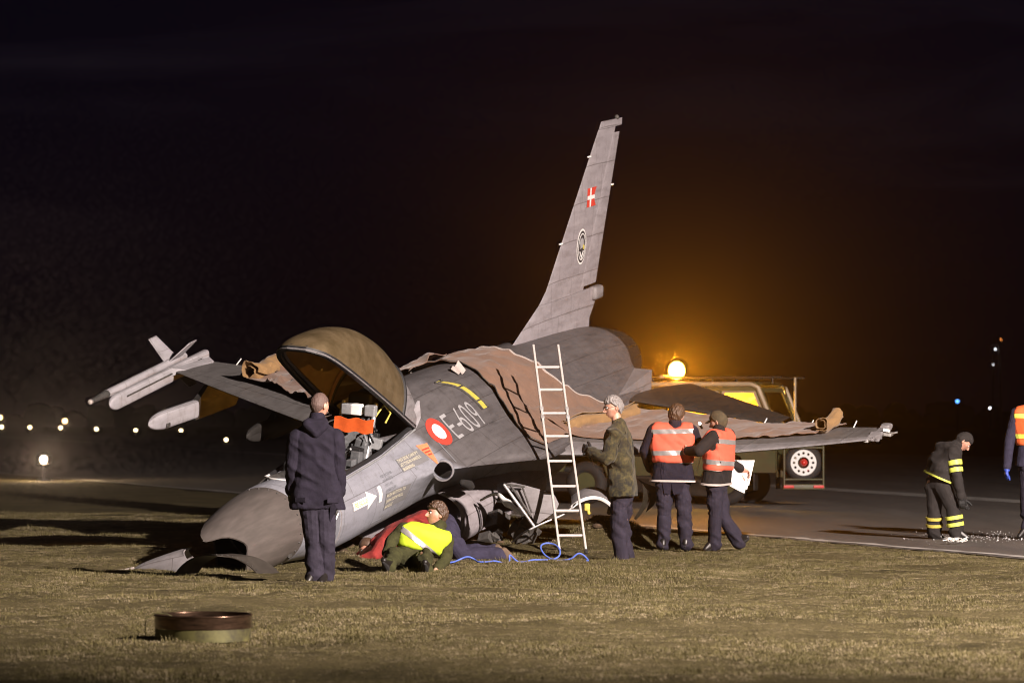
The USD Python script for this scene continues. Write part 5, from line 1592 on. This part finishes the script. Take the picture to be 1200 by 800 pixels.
# ================================================================== things round the jet
# ladder: two aluminium rails and round rungs, leaning back towards the wing root
def ladder():
    b0, b1 = pixel(656, 647, 40.2), pixel(687, 647, 40.2)
    t0, t1 = pixel(625, 405, 41.9), pixel(654, 405, 41.9)
    base = np.array([(b0[0] + b1[0]) / 2, b0[1], 0])
    t = thing('ladder', 'tall aluminium ladder leaning against the wing root', 'ladder', base)
    mid = lambda a, b, f: a + (b - a) * f
    for a, b in ((b0, t0), (b1, t1)):
        ax = unit(b - a); s = unit(b1 - b0); n = np.cross(s, ax)
        L = np.linalg.norm(b - a)
        part(t, 'rail', frame(rbox((0.026, 0.062, L), 0.006, (0, 0, L / 2)), a - base, s, -n, ax), 'aluminium', smooth=30)
        part(t, 'rail_foot', frame(rbox((0.034, 0.07, 0.06), 0.008), a - base, s, -n, ax), 'rubber')
        for f in (0.52, 0.56):
            part(t, 'bracket', frame(rbox((0.045, 0.075, 0.05), 0.008), mid(a, b, f + 0.12) - base, s, -n, ax), 'torn_metal')
    ys = (627, 599, 571, 542, 513, 486, 458, 431)
    for y in ys:
        f = (646 - y) / (646 - 405.0)
        part(t, 'rung', Manifold.batch_hull([sph(mid(b0, t0, f) - base, .017, 12), sph(mid(b1, t1, f) - base, .017, 12)]), 'aluminium')


ladder()

# broken tip of the nose cone lying on the grass
c = ground(205, 668); c[2] = 0.0
tip = []
for x in np.linspace(0, 1, 16):
    r = 0.19 * x ** 0.75
    a = np.linspace(-0.25, np.pi + 0.25, 26)
    jag = 0.05 * (x > 0.97)
    tip.append(np.column_stack([-0.42 + 0.56 * x + 0.03 * np.sin(a * 5) * (x > .95), -np.cos(a) * r * 1.1, np.sin(a) * r * 1.15 + 0.02]))
t = thing('nose_cone_tip', 'broken off tip of the nose cone lying in the grass', 'wreckage', c, rotz=-6)
part(t, 'shell', sheet(np.array(tip), 0.012), 'jet_mid', smooth=50)
part(t, 'pitot_spike', tube([(-0.42, 0, 0.02), (-0.52, 0.02, 0.0), (-0.60, 0.03, 0.0)], [0.02, 0.014, 0.008]), 'trim')
# sprung metal hoop
c = pixel(268, 676, 34.9); c[2] = 0
k = 34.9 / F
arc = [(215, 677), (222, 665), (232, 656), (243, 651), (256, 649), (270, 650), (283, 652), (296, 657), (308, 665), (318, 677)]
P = np.array([pixel(x, y, 34.9 + 0.10 * math.sin(i)) - c for i, (x, y) in enumerate(arc)])
s_ = np.linspace(0, 1, len(P)); ss_ = np.linspace(0, 1, 40)
P = np.column_stack([CubicSpline(s_, P[:, i])(ss_) for i in range(3)])
t = thing('metal_hoop', 'bent grey metal strip standing as an arch in front of the broken nose', 'wreckage', c)
wv = np.column_stack([0.11 + 0 * ss_, 0.15 + 0 * ss_, 0.01 - 0.02 * ss_])
part(t, 'strip', sheet(np.stack([P - wv * 0.9 + [0, 0, -0.012 * 0], P + wv * 0.1, P + wv], 1), 0.010), 'hoop_metal', smooth=50)
for i in range(2, 39, 2):
    part(t, 'rivet', sph(P[i] - wv[i] * 0.75 + [0, -0.0, 0.004], 0.008, 6), 'wreck_dark')
# shallow drum in the foreground
c = ground(238, 749); c[2] = 0
t = thing('metal_drum', 'shallow round metal drum with a brown rim lying in the foreground grass', 'drum', c)
R_ = 0.335
part(t, 'side_wall', Manifold.cylinder(0.085, R_ * 0.985, R_ * 0.99, 72) - Manifold.cylinder(0.3, R_ * 0.95, R_ * 0.95, 72).translate([0, 0, 0.02]), 'drum_side', smooth=30)
part(t, 'rim_band', (Manifold.cylinder(0.085, R_ * 1.0, R_ * 1.005, 72) - Manifold.cylinder(0.2, R_ * 0.965, R_ * 0.965, 72, ).translate([0, 0, -0.05])).translate([0, 0, 0.087]), 'drum_brown', smooth=30)
part(t, 'rim_lip', trimesh.creation.torus(R_ * 0.99, 0.009, 72, 10).apply_translation([0, 0, 0.173]), 'drum_brown', smooth=50)
part(t, 'inside', Manifold.cylinder(0.02, R_ * 0.94, R_ * 0.94, 48).translate([0, 0, 0.07]), 'drum_dark')
part(t, 'wire_loop', tube([pixel(172, 755, ground(238, 749)[1]) - c, pixel(170, 738, ground(238, 749)[1]) - c, pixel(171, 724, ground(238, 749)[1]) - c, pixel(180, 718, ground(238, 749)[1]) - c, pixel(196, 719, ground(238, 749)[1]) - c, pixel(207, 724, ground(238, 749)[1]) - c], 0.004, 6), 'drum_side')


# blue hose snaking over the grass
def on_ground(px, py, lift=0.0):
    g = ground(px, py)
    g[2] = float(height(g[0], g[1])) + lift
    return g


def smooth_path(P, n):
    P = np.asarray(P); s = np.concatenate([[0], np.cumsum(np.linalg.norm(np.diff(P, axis=0), axis=1))])
    return np.column_stack([CubicSpline(s, P[:, i])(np.linspace(0, s[-1], n)) for i in range(3)])


D0 = 38.6
hp = [pixel(x, y, d) for x, y, d in ((524, 664, 36.9), (532, 662, 37.0), (541, 658, 37.1), (549, 656, 37.1), (556, 659, 37.1), (561, 664, 37.0), (571, 664, 37.0), (583, 662, 37.1), (597, 662, 37.2), (597, 655, 37.2), (605, 661, 37.3), (622, 661, 37.4),
                                         (640, 660, 37.5), (655, 655, 37.6), (655, 646, 37.7), (644, 640, 37.8), (634, 643, 37.7), (637, 652, 37.6), (650, 660, 37.5), (664, 661, 37.5), (671, 657, 37.5), (678, 652, 37.5), (685, 655, 37.5), (688, 661, 37.4))]
hp = [np.array([p[0], p[1], max(p[2], 0.015) + 0.035]) for p in hp]
t = thing('blue_hose', 'thin blue hose looping over the grass by the foot of the ladder', 'hose', (hp[0][0], hp[0][1], 0))
part(t, 'hose', tube(smooth_path(hp, 150) - [hp[0][0], hp[0][1], 0], 0.009, 8), 'rope_blue')
# white rope coil by the firefighter
c = on_ground(1120, 638, 0.0); c[2] = 0.012
t = thing('white_rope', 'small tangle of white rope at the feet of the stooping firefighter', 'rope', c)
r_ = np.random.default_rng(9)
pp = [np.array([0.16 * math.cos(a * 1.7) * (0.5 + 0.5 * math.sin(a * 0.7)), 0.14 * math.sin(a * 1.3), 0.02 + 0.05 * abs(math.sin(a * 2.1))]) for a in np.linspace(0, 13, 24)]
part(t, 'rope', tube(smooth_path(pp, 120), 0.007, 7), 'rope_white')
# crumbs of broken paint and gravel on the asphalt edge
r_ = np.random.default_rng(31)
ms = []
for k in range(260):
    q = on_ground(r_.normal(1150, 38), r_.normal(630, 3.5))
    if q[0] > edge_x(q[1]) + 0.1:
        m = trimesh.creation.icosphere(0, r_.uniform(0.003, 0.011)); m.vertices *= r_.uniform(0.5, 1.3, 3); m.apply_translation([q[0], q[1], 0.012]); ms.append(m)
p = path_for('/World', 'debris_crumbs')
usdkit.mesh(stage, p, cat(ms), '/World/Looks/torn_metal', smooth=False)
tag(stage.GetPrimAtPath(p), 'scattered pale crumbs of debris on the asphalt by the firefighter', 'debris', kind='stuff')
# papers in the hand of the man with the cap
c = pixel(866, 555, 41.42)
t = thing('papers', 'sheaf of white papers held by the man in the dark cap', 'papers', (c[0], c[1], c[2]))
for i in range(3):
    G_ = np.array([[(-0.09 + 0.21 * u_ + 0.015 * i, 0.03 * math.sin(u_ * 3 + i) + 0.012 * i, 0.145 - 0.30 * v_ + 0.05 * u_ * (i - 1)) for v_ in np.linspace(0, 1, 6)] for u_ in np.linspace(0, 1, 6)])
    part(t, 'sheet', frame(sheet(G_, 0.001), (0, 0, 0), unit([0.95, 0.3, -0.22]), unit([-0.3, 0.95, 0.05]), unit([0.22, 0.02, 0.97])), 'paper', smooth=50)
# torch in the hand of the man in the orange vest
c = pixel(820, 496, 41.55)
t = thing('hand_torch', 'small lit torch between the two men in orange vests', 'torch', c)
part(t, 'barrel', caps((0.0, 0.02, -0.01), (0.03, 0.12, -0.05), 0.014), 'car_black')
part(t, 'bulb', sph((0, 0, 0), 0.016, 12), 'torch_glow')

# torn pieces hanging under the jet
def slab(px_pts, D, th, dy=0.0):
    """A plate outlined in the photograph, at depth D, bowed and th thick."""
    Q = [pixel(x, y, D) for x, y in px_pts]
    c_ = np.mean(Q, 0)
    pl = Polygon([(q[0] - c_[0], q[2] - c_[2]) for q in Q])
    m = extrude(pl, th)
    v, f = trimesh.remesh.subdivide_to_size(m.vertices, m.faces, 0.09, 10)
    v = np.column_stack([v[:, 0], v[:, 2] + dy * (v[:, 0] ** 2 + 0.6 * v[:, 1] ** 2), v[:, 1]])
    tt = trimesh.Trimesh(v, f, process=False)
    trimesh.repair.fix_normals(tt)
    return tt, c_


t = thing('torn_panel', 'pale torn bay panel hanging down beside the intake left of the ladder', 'wreckage', pixel(625, 600, 40.9))
o_ = pixel(625, 600, 40.9)
m, c_ = slab([(590, 567), (600, 565), (614, 568), (636, 574), (650, 580), (655, 590), (652, 598), (640, 607), (631, 613), (628, 617), (624, 606), (616, 592), (604, 578)], 40.9, 0.018, 0.5)
part(t, 'skin', solid(m, o_ - c_), 'jet_mid', smooth=30)
for a, b, r in (((591, 568), (627, 618), .018), ((598, 568), (622, 604), .014), ((612, 570), (623, 600), .010), ((591, 567), (614, 570), .012)):
    part(t, 'frame_bar', caps(pixel(*a, 40.85) - o_, pixel(*b, 40.85) - o_, r), 'torn_metal' if r > .015 else 'wreck_dark')
t = thing('loose_hose', 'thick white hose torn loose below the fuselage', 'hose', pixel(590, 590, 40.7))
o_ = pixel(590, 590, 40.7)
hp = [pixel(*q, 40.7 - 0.05 * i) - o_ for i, q in enumerate(((563, 586), (572, 581), (584, 579), (590, 585), (597, 591), (606, 598), (613, 604)))]
part(t, 'hose', tube(smooth_path(hp, 40), np.interp(np.linspace(0, 1, 40), [0, .25, .5, .62, .75, 1], [.013, .016, .028, .05, .03, .012]), 10), 'white_part')
t = thing('loose_rod', 'long thin pale rod leaning on the ground below the torn panel', 'wreckage', pixel(601, 637, 40.2))
o_ = pixel(601, 637, 40.2)
hp = [pixel(x, y, d) - o_ for x, y, d in ((600, 636, 40.2), (612, 625, 40.3), (627, 617, 40.4), (645, 609, 40.5), (664, 600, 40.6), (672, 592, 40.7), (680, 587, 40.8))]
part(t, 'rod', tube(smooth_path(hp, 40), 0.010, 6), 'torn_metal')
t = thing('wheel_door', 'curved pale wheel door with its edge arched over dug up earth', 'wreckage', pixel(702, 590, 42.1))
o_ = pixel(702, 590, 42.1)
top_px = [(670, 594), (678, 588), (687, 584), (698, 583), (708, 586), (716, 592), (724, 602), (730, 614)]
hp = smooth_path([pixel(x, y, 42.1) - o_ for x, y in top_px], 40)
up_ = np.array([0.0, 0.35, 0.12])
part(t, 'door_skin', sheet(np.stack([hp, hp + up_ * 0.4 + [0, 0, 0.02], hp + up_], 1), 0.012), 'jet_mid', smooth=60)
part(t, 'door_edge', tube(hp + [0, -0.01, 0], 0.022, 6), 'white_part')
part(t, 'yellow_lock', union([rbox((0.07, 0.05, 0.09), 0.015, pixel(688, 594, 42.0) - o_), caps(pixel(688, 594, 42.0) - o_, pixel(690, 601, 42.0) - o_, .02)]), 'yellow_paint')
part(t, 'door_strut', caps(pixel(714, 600, 42.3) - o_, pixel(720, 575, 42.5) - o_, 0.03), 'wreck_dark')
t = thing('hanging_door', 'narrow pale gear door hanging edge on between two standing men', 'wreckage', pixel(752, 585, 42.3))
o_ = pixel(752, 585, 42.3)
m, c_ = slab([(753, 566), (758, 574), (760, 584), (757, 594), (751, 603), (745, 609), (743, 607), (749, 598), (753, 588), (754, 577)], 42.3, 0.03, 0.4)
part(t, 'door', solid(m, o_ - c_), 'white_part', smooth=30)
m, c_ = slab([(746, 560), (757, 566), (768, 570), (772, 580), (766, 592), (757, 600), (762, 586), (760, 575), (752, 566)], 42.45, 0.03, 0.4)
part(t, 'door_back', solid(m, o_ - c_), 'wreck_dark', smooth=30)
# ripped bay inside: dark pipes and a few pale blocks below the belly
t = thing('spilled_equipment', 'dark heap of boxes spilled from the torn belly', 'wreckage', pixel(590, 622, 41.6))
o_ = pixel(590, 622, 41.6)
r_ = np.random.default_rng(12)
for k in range(16):
    q = pixel(r_.uniform(568, 626), r_.uniform(606, 632), 41.6 + r_.uniform(-.3, .3)) - o_
    m = as_tm(rbox(r_.uniform(.06, .22, 3), .012)); m.apply_transform(trimesh.transformations.random_rotation_matrix(r_.uniform(size=3))); m.apply_translation(q)
    part(t, 'box', m, 'wreck_dark', smooth=30)
# clods of turf thrown up round the wreck
r_ = np.random.default_rng(77)
spots = [(r_.uniform(394, 412), r_.uniform(636, 650)) for _ in range(14)] + [(r_.uniform(545, 640), r_.uniform(630, 646)) for _ in range(22)] + [(r_.uniform(690, 775), r_.uniform(620, 642)) for _ in range(26)]
ms = []
for q in spots:
    g = on_ground(*q)
    m = trimesh.creation.icosphere(2, 1.0)
    m.vertices = m.vertices * (0.7 + 0.7 * meshkit.fbm(np.array(m.vertices) * 1.8 + g, 3, 3))[:, None] * r_.uniform(0.02, 0.06) * [1.2, 1.0, 0.6]
    m.apply_translation(g + [0, 0, 0.01]); ms.append(m)
p = path_for('/World', 'turf_clods')
usdkit.mesh(stage, p, cat(ms), '/World/Looks/earth', smooth=True)
tag(stage.GetPrimAtPath(p), 'brown clods of torn up turf and earth below the wreck', 'earth', kind='stuff')


# ------------------------------------------------------------------ army off-road car behind the wing
def car():
    near = pixel(910, 593, 62.5)          # the car's left rear corner on the ground
    th = math.radians(180 - 20)
    fwd = np.array([math.cos(th), math.sin(th), 0]); lft = np.array([-fwd[1], fwd[0], 0])
    Wd, Ln = 1.74, 4.45
    org = np.array([near[0], near[1], 0]) - lft * Wd / 2
    t = thing('offroad_car', 'boxy camouflage painted army off-road car with an amber light behind the left wing', 'car', org, rotz=math.degrees(th))
    # local: x forward from the rear face, y left, z up
    side = Polygon([(0.02, 0.58), (0.02, 1.32), (0.34, 2.10), (0.44, 2.13), (2.55, 2.13), (3.02, 1.30), (4.30, 1.22), (4.42, 1.10), (4.42, 0.58), (3.95, 0.58), (3.85, 0.86), (3.55, 0.98), (3.25, 0.86), (3.12, 0.52), (1.38, 0.52), (1.25, 0.86), (0.95, 0.98), (0.65, 0.86), (0.55, 0.58)])
    wins = [Polygon([(0.17, 1.40), (0.40, 1.98), (0.95, 1.98), (0.95, 1.40)]), Polygon([(1.07, 1.40), (1.07, 1.98), (1.72, 1.98), (1.72, 1.40)]), Polygon([(1.82, 1.40), (1.82, 1.98), (2.44, 1.98), (2.74, 1.40)])]
    pan = side
    for w in wins:
        pan = pan.difference(w.buffer(0.02, 4))
    for s in (-1, 1):
        m = frame(extrude(pan, 0.05), (0, s * Wd / 2 - (0.05 if s > 0 else 0), 0), (1, 0, 0), (0, 0, 1), (0, -1, 0))
        m.apply_translation((0, 0.05, 0))
        bp = part(t, 'body_side', m, 'car_camo_green', smooth=False)
        for w in wins:
            fr = w.buffer(0.028, 4).difference(w.buffer(-0.005, 4))
            q = part(t, 'window', frame(extrude(fr, 0.066), (0, s * Wd / 2 + 0.058 if s > 0 else s * Wd / 2 + 0.008, 0), (1, 0, 0), (0, 0, 1), (0, -1, 0)), 'car_tan', smooth=False)
            part(q, 'pane', frame(extrude(w, 0.006), (0, s * (Wd / 2 - 0.022), 0), (1, 0, 0), (0, 0, 1), (0, -1, 0)), 'pane', smooth=False)
        part(t, 'gutter', tube([(0.02, s * (Wd / 2 + 0.012), 1.32), (0.33, s * (Wd / 2 + 0.012), 2.07), (0.46, s * (Wd / 2 + 0.012), 2.13), (2.6, s * (Wd / 2 + 0.012), 2.13)], 0.042, 8), 'car_tan')
        part(t, 'door_handle', rbox((0.14, 0.03, 0.03), 0.01, (1.95, s * (Wd / 2 + 0.025), 1.22)), 'car_black')
        for x in (1.0, 1.77):
            part(t, 'door_seam', rbox((0.018, 0.02, 0.76), 0.004, (x, s * (Wd / 2 + 0.004), 0.98)), 'car_black')
    part(t, 'roof', rbox((2.2, Wd - 0.06, 0.07), 0.03, (1.48, 0, 2.135)), 'car_camo_green', smooth=40)
    part(t, 'floor', rbox((4.2, Wd - 0.14, 0.10), 0.02, (2.2, 0, 0.62)), 'car_black')
    part(t, 'bonnet', rbox((1.42, Wd - 0.12, 0.10), 0.04, (3.70, 0, 1.21)), 'car_camo_green', smooth=40)
    part(t, 'grille', rbox((0.08, Wd - 0.12, 0.62), 0.02, (4.38, 0, 0.88)), 'car_black')
    part(t, 'windscreen', frame(box((0.012, Wd - 0.2, 0.80)), (2.79, 0, 1.71), unit([0.86, 0, 0.5]), (0, 1, 0), unit([-0.5, 0, 0.86])), 'pane', smooth=False)
    rear = shapely.box(-Wd / 2 + 0.055, 0.58, Wd / 2 - 0.055, 1.34)
    part(t, 'rear_door', frame(extrude(rear, 0.05), (0.06, 0, 0), (0, 1, 0), (0, 0, 1), (-1, 0, 0)).copy(), 'car_camo_green', smooth=False)
    rw = frame(extrude(shapely.box(-0.70, 0.04, 0.70, 0.80).difference(shapely.box(-0.60, 0.12, 0.60, 0.72)), 0.03), (0.03, 0, 1.33), (0, 1, 0), unit([0.32, 0, 0.78]), unit([0.78, 0, -0.32]))
    q = part(t, 'rear_window', rw, 'car_camo_green', smooth=False)
    part(q, 'pane', frame(extrude(shapely.box(-0.61, 0.11, 0.61, 0.73), 0.006), (0.04, 0, 1.33), (0, 1, 0), unit([0.32, 0, 0.78]), unit([0.78, 0, -0.32])), 'pane', smooth=False)
    part(t, 'rear_bumper', rbox((0.16, Wd, 0.14), 0.03, (-0.06, 0, 0.56)), 'car_camo_green')
    for s in (-1, 1):
        part(t, 'tail_lamp', rbox((0.05, 0.20, 0.07), 0.012, (-0.16, s * 0.70, 0.58)), 'tail_red')
    part(t, 'number_plate', rbox((0.02, 0.34, 0.11), 0.004, (-0.15, 0.25, 0.58)), 'plate_grey')
    # spare wheel in its tube frame, swung open on its hinge at the right rear corner so that it faces the camera
    sw = math.radians(-70)
    hinge = np.array([-0.10, Wd / 2, 0])
    def swung(m):
        m = as_tm(m).copy()
        m.apply_transform(trimesh.transformations.rotation_matrix(sw, [0, 0, 1]))
        m.apply_translation(hinge)
        return m
    cy_, cz_ = -0.36, 0.76
    sp = part(t, 'spare_wheel', swung(trimesh.creation.torus(0.25, 0.085, 40, 16).apply_transform(trimesh.transformations.rotation_matrix(math.pi / 2, [0, 1, 0])).apply_translation((-0.12, cy_, cz_))), 'rubber', smooth=60)
    rimm = Manifold.cylinder(0.08, 0.225, 0.225, 40, True) - Manifold.cylinder(0.2, 0.10, 0.10, 30, True)
    for k in range(12):
        a = 2 * math.pi * k / 12
        rimm = rimm - Manifold.cylinder(0.2, 0.023, 0.023, 10, True).translate([0.165 * math.cos(a), 0.165 * math.sin(a), 0])
    part(sp, 'rim', swung(rimm.rotate([0, 90, 0]).translate([-0.17, cy_, cz_])), 'white_paint', smooth=30)
    part(sp, 'hub_cap', swung(hull([((-0.19, cy_, cz_), .075), ((-0.24, cy_, cz_), .055)])), 'tail_red')
    for y in (-0.02, -0.70):
        part(t, 'frame_tube', swung(caps((-0.24, y, 0.36), (-0.24, y, 1.04), 0.020)), 'car_camo_green')
    for z in (0.47, 1.02):
        part(t, 'frame_tube', swung(caps((-0.24, -0.02, z), (-0.24, -0.70, z), 0.018)), 'car_camo_green')
    part(t, 'frame_step', swung(rbox((0.12, 0.74, 0.10), 0.02, (-0.18, -0.36, 0.34))), 'car_camo_green')
    for y in (-0.10, -0.62):
        part(t, 'step_reflector', swung(rbox((0.02, 0.18, 0.05), 0.006, (-0.25, y, 0.345))), 'tail_red')
    for x in (0.95, 3.55):
        for s in (-1, 1):
            wh = part(t, 'wheel', trimesh.creation.torus(0.27, 0.115, 36, 14).apply_transform(trimesh.transformations.rotation_matrix(math.pi / 2, [1, 0, 0])).apply_translation((x, s * (Wd / 2 - 0.14), 0.385)), 'rubber', smooth=60)
            part(wh, 'rim', as_tm(Manifold.cylinder(0.12, 0.21, 0.21, 28, True).rotate([90, 0, 0]).translate([x, s * (Wd / 2 - 0.13), 0.385])), 'car_camo_green', smooth=30)
    part(t, 'axle', caps((0.95, -0.7, 0.385), (0.95, 0.7, 0.385), 0.07), 'car_black')
    for s in (-1, 1):
        part(t, 'mud_flap', rbox((0.02, 0.26, 0.30), 0.008, (0.42, s * (Wd / 2 - 0.15), 0.42)), 'car_black')
    part(t, 'corner_post', caps((0.0, -0.35, 0.7), (0.0, -0.35, 2.24), 0.022), 'car_tan')
    for y in (-0.75, 0.75):
        part(t, 'roof_rail', caps((-0.05, y, 2.25), (2.4, y, 2.25), 0.016), 'car_black')
    for x in (0.1, 1.2, 2.3):
        part(t, 'roof_bar', caps((x, -0.78, 2.24), (x, 0.78, 2.24), 0.016), 'car_black')
        for s in (-1, 1):
            part(t, 'rack_foot', caps((x, s * 0.76, 2.14), (x, s * 0.76, 2.25), 0.016), 'car_black')
    # cabin: pale lining, seats
    part(t, 'cabin_lining', box((2.1, Wd - 0.2, 0.02), (1.55, 0, 2.08)), 'cabin_lining', smooth=False)
    for x in (1.35, 2.1):
        for s in (-1, 1):
            part(t, 'seat', union([rbox((0.14, 0.50, 0.72), 0.05, (x, s * 0.38, 1.20)), rbox((0.5, 0.50, 0.16), 0.05, (x + 0.25, s * 0.38, 0.88))]), 'car_black')
    part(t, 'added_far_panel', box((2.2, 0.02, 0.95), (1.4, -Wd / 2 + 0.10, 1.55)), 'cabin_lining', smooth=False)  # pale panel added across the far windows so the near ones look lit
    # amber warning lamp on its bar
    bc = pixel(793, 434, 63.8) - org
    loc = np.array([bc @ fwd, bc @ lft, bc[2]])
    part(t, 'lamp_bar', rbox((0.10, 1.1, 0.06), 0.02, (loc[0] + 0.1, 0.25, loc[2] - 0.12)), 'car_tan')
    part(t, 'lamp_stem', caps((loc[0], loc[1], 2.16), (loc[0], loc[1], loc[2] - 0.20), 0.03), 'car_black')
    be = part(t, 'warning_lamp', Manifold.cylinder(0.05, 0.42, 0.42, 36).translate([loc[0], loc[1], loc[2] - 0.235]), 'car_black')  # base disc widened to keep the amber light off the ground
    part(be, 'amber_bulb', hull([((loc[0], loc[1], loc[2] - 0.01), .15), ((loc[0], loc[1], loc[2] + 0.02), .145)], 24), 'beacon_glow')
    # lit cabin lamp
    l = UsdLux.SphereLight.Define(stage, t + '/cabin_lamp')
    bl = UsdLux.SphereLight.Define(stage, t + '/warning_beam')
    bl.CreateRadiusAttr(0.175); bl.CreateNormalizeAttr(True); bl.CreateIntensityAttr(BEACON_POWER); bl.CreateColorAttr(Gf.Vec3f(1.0, 0.34, 0.012))
    bs = UsdLux.ShapingAPI.Apply(bl.GetPrim()); bs.CreateShapingConeAngleAttr(30.0); bs.CreateShapingConeSoftnessAttr(0.9)
    aim = np.array([loc[0], loc[1], loc[2]]) + np.array([np.array([-0.04, -1, 0.12]) @ fwd, np.array([-0.04, -1, 0.12]) @ lft, 0.12])
    UsdGeom.Xformable(bl).AddTransformOp().Set(look_matrix(loc, aim))
    l.CreateRadiusAttr(0.06); l.CreateNormalizeAttr(True); l.CreateIntensityAttr(110.0); l.CreateColorAttr(Gf.Vec3f(1.0, 0.50, 0.035))
    UsdGeom.Xformable(l).AddTranslateOp().Set(Gf.Vec3d(1.4, 0, 1.9))
    part(t, 'side_lamp', sph((1.53, Wd / 2 + 0.05, 0.88), .05, 12), 'tail_glow')


car()
# red lamp low down between the two men: the car's side marker seen through the gap
# ------------------------------------------------------------------ airfield lamps
def field_lamp(px, py, D, r, mat, label, group=None, name='runway_lamp', power=0):
    p_ = pixel(px, py, D)
    t = thing(name, label, 'lamp', (p_[0], p_[1], 0), group=group)
    z = p_[2]
    part(t, 'post', caps((0, 0, 0), (0, 0, max(z - r * 1.3, 0.05)), 0.02 + 0.00015 * D, None, 10), 'car_black')
    part(t, 'base', Manifold.cylinder(0.06, 0.18, 0.14, 20), 'steel_post')
    if power:
        part(t, 'shade', Manifold.cylinder(0.02, r * 1.5, r * 1.5, 24).translate([0, 0, z - r * 1.25]), 'car_black')
    b = part(t, 'bulb', sph((0, 0, z), r, 14), mat)
    if power:
        l = UsdLux.SphereLight.Define(stage, t + '/light')
        l.CreateRadiusAttr(r * 1.05); l.CreateNormalizeAttr(True); l.CreateIntensityAttr(power); l.CreateColorAttr(Gf.Vec3f(1.0, 0.70, 0.38))
        UsdGeom.Xformable(l).AddTranslateOp().Set(Gf.Vec3d(0, 0, float(z)))
    part(t, 'cowl', (Manifold.cylinder(r * 0.5, r * 1.3, r * 0.9, 20)).translate([0, 0, z + r * 0.9]), 'steel_post')


places = ['leftmost small lamp on the far runway edge', 'second small lamp from the left on the far runway edge', 'small lamp just below the glowing one on the far runway edge', 'fourth small lamp from the left on the far runway edge',
          'small lamp just left of the under-wing pylon on the far runway edge', 'small lamp just right of the under-wing pylon on the far runway edge']
for (px, py), lb in zip(((2, 500), (35, 500.5), (71, 501), (113, 502.5), (159, 504), (212, 504.5)), places):
    field_lamp(px, py, 430.0, 0.19, 'lamp_warm', lb, 'lamps along the far runway edge')
field_lamp(265, 515, 215.0, 0.10, 'lamp_warm', 'small dim lamp low down under the far wing, right of the row')
field_lamp(51, 538, 88.0, 0.10, 'lamp_big', 'brightest white lamp near the ground at far left', name='approach_lamp', power=170.0)
field_lamp(76, 493, 520.0, 0.32, 'lamp_far', 'glowing orange white lamp above the runway row at far left', name='approach_lamp', power=110.0)
field_lamp(196, 489, 520.0, 0.36, 'lamp_far', 'glowing lamp half hidden behind the under-wing pylon', name='approach_lamp', power=110.0)
field_lamp(0, 489, 520.0, 0.30, 'lamp_far', 'glowing lamp cut by the left edge, just above the row', name='approach_lamp', power=90.0)
# far mast with lamps, upper right
p_ = pixel(1168, 440, 520.0)
t = thing('lamp_mast', 'dark distant mast with small orange and white lamps at far right', 'mast', (p_[0], p_[1], 0))
top = pixel(1172, 396, 520.0)[2]
for sx in (-0.7, 0.7):
    for sy in (-0.7, 0.7):
        part(t, 'mast_leg', caps((sx, sy, 0), (sx * 0.5, sy * 0.5, top), 0.09, None, 8), 'steel_post')
for k in range(8):
    z = top * (k + 0.5) / 8
    part(t, 'brace', caps((-0.65, -0.6, z), (0.65, -0.6, z + 0.6), 0.06, None, 8), 'steel_post')
part(t, 'platform', box((2.2, 2.2, 0.2), (0, 0, top * 0.93)), 'steel_post')
for px, py, mat, r in ((1173, 398, 'lamp_orange', .10), (1166, 409, 'lamp_white', .13), (1164, 427, 'lamp_white', .09), (1185, 408, 'lamp_warm', .035), (1172, 418, 'lamp_warm', .03)):
    q = pixel(px, py, 520.0) - p_; q[2] += p_[2]
    part(t, 'mast_lamp', sph(q, r, 10), mat)
    part(t, 'lamp_arm', caps((0, 0, q[2]), (q[0], q[1], q[2]), 0.04, None, 8), 'steel_post')
field_lamp(1122, 470, 330.0, 0.15, 'lamp_blue', 'blue lamp glowing above the stooping firefighter', name='taxiway_lamp')
field_lamp(1160, 478, 330.0, 0.085, 'lamp_white', 'small white lamp right of the blue lamp at far right', name='taxiway_lamp')


# low wood on the horizon
def far_wood(name, label, x0, x1, y0, hmin, hmax, n, seed):
    r = np.random.default_rng(seed)
    ms = []
    for i in range(n):
        h = r.uniform(hmin, hmax)
        b = trimesh.creation.icosphere(2, 1.0)
        v = np.array(b.vertices)
        v = v * (0.65 + 0.8 * meshkit.fbm(v * 2.2 + i * 3.1, 3, seed))[:, None]
        b.vertices = v * [h * r.uniform(0.5, 0.9), h * 0.5, h * 0.55] + [x0 + (x1 - x0) * (i + r.uniform(0, 0.8)) / n, y0 + r.uniform(-6, 12), h * 0.42]
        ms.append(b)
    p = path_for('/World', name)
    usdkit.mesh(stage, p, cat(ms), '/World/Looks/far_tree', smooth=True)
    tag(stage.GetPrimAtPath(p), label, 'wood', kind='stuff')


far_wood('far_wood', 'low dark wood along the horizon', -190, 190, 640, 2.0, 4.6, 150, 5)
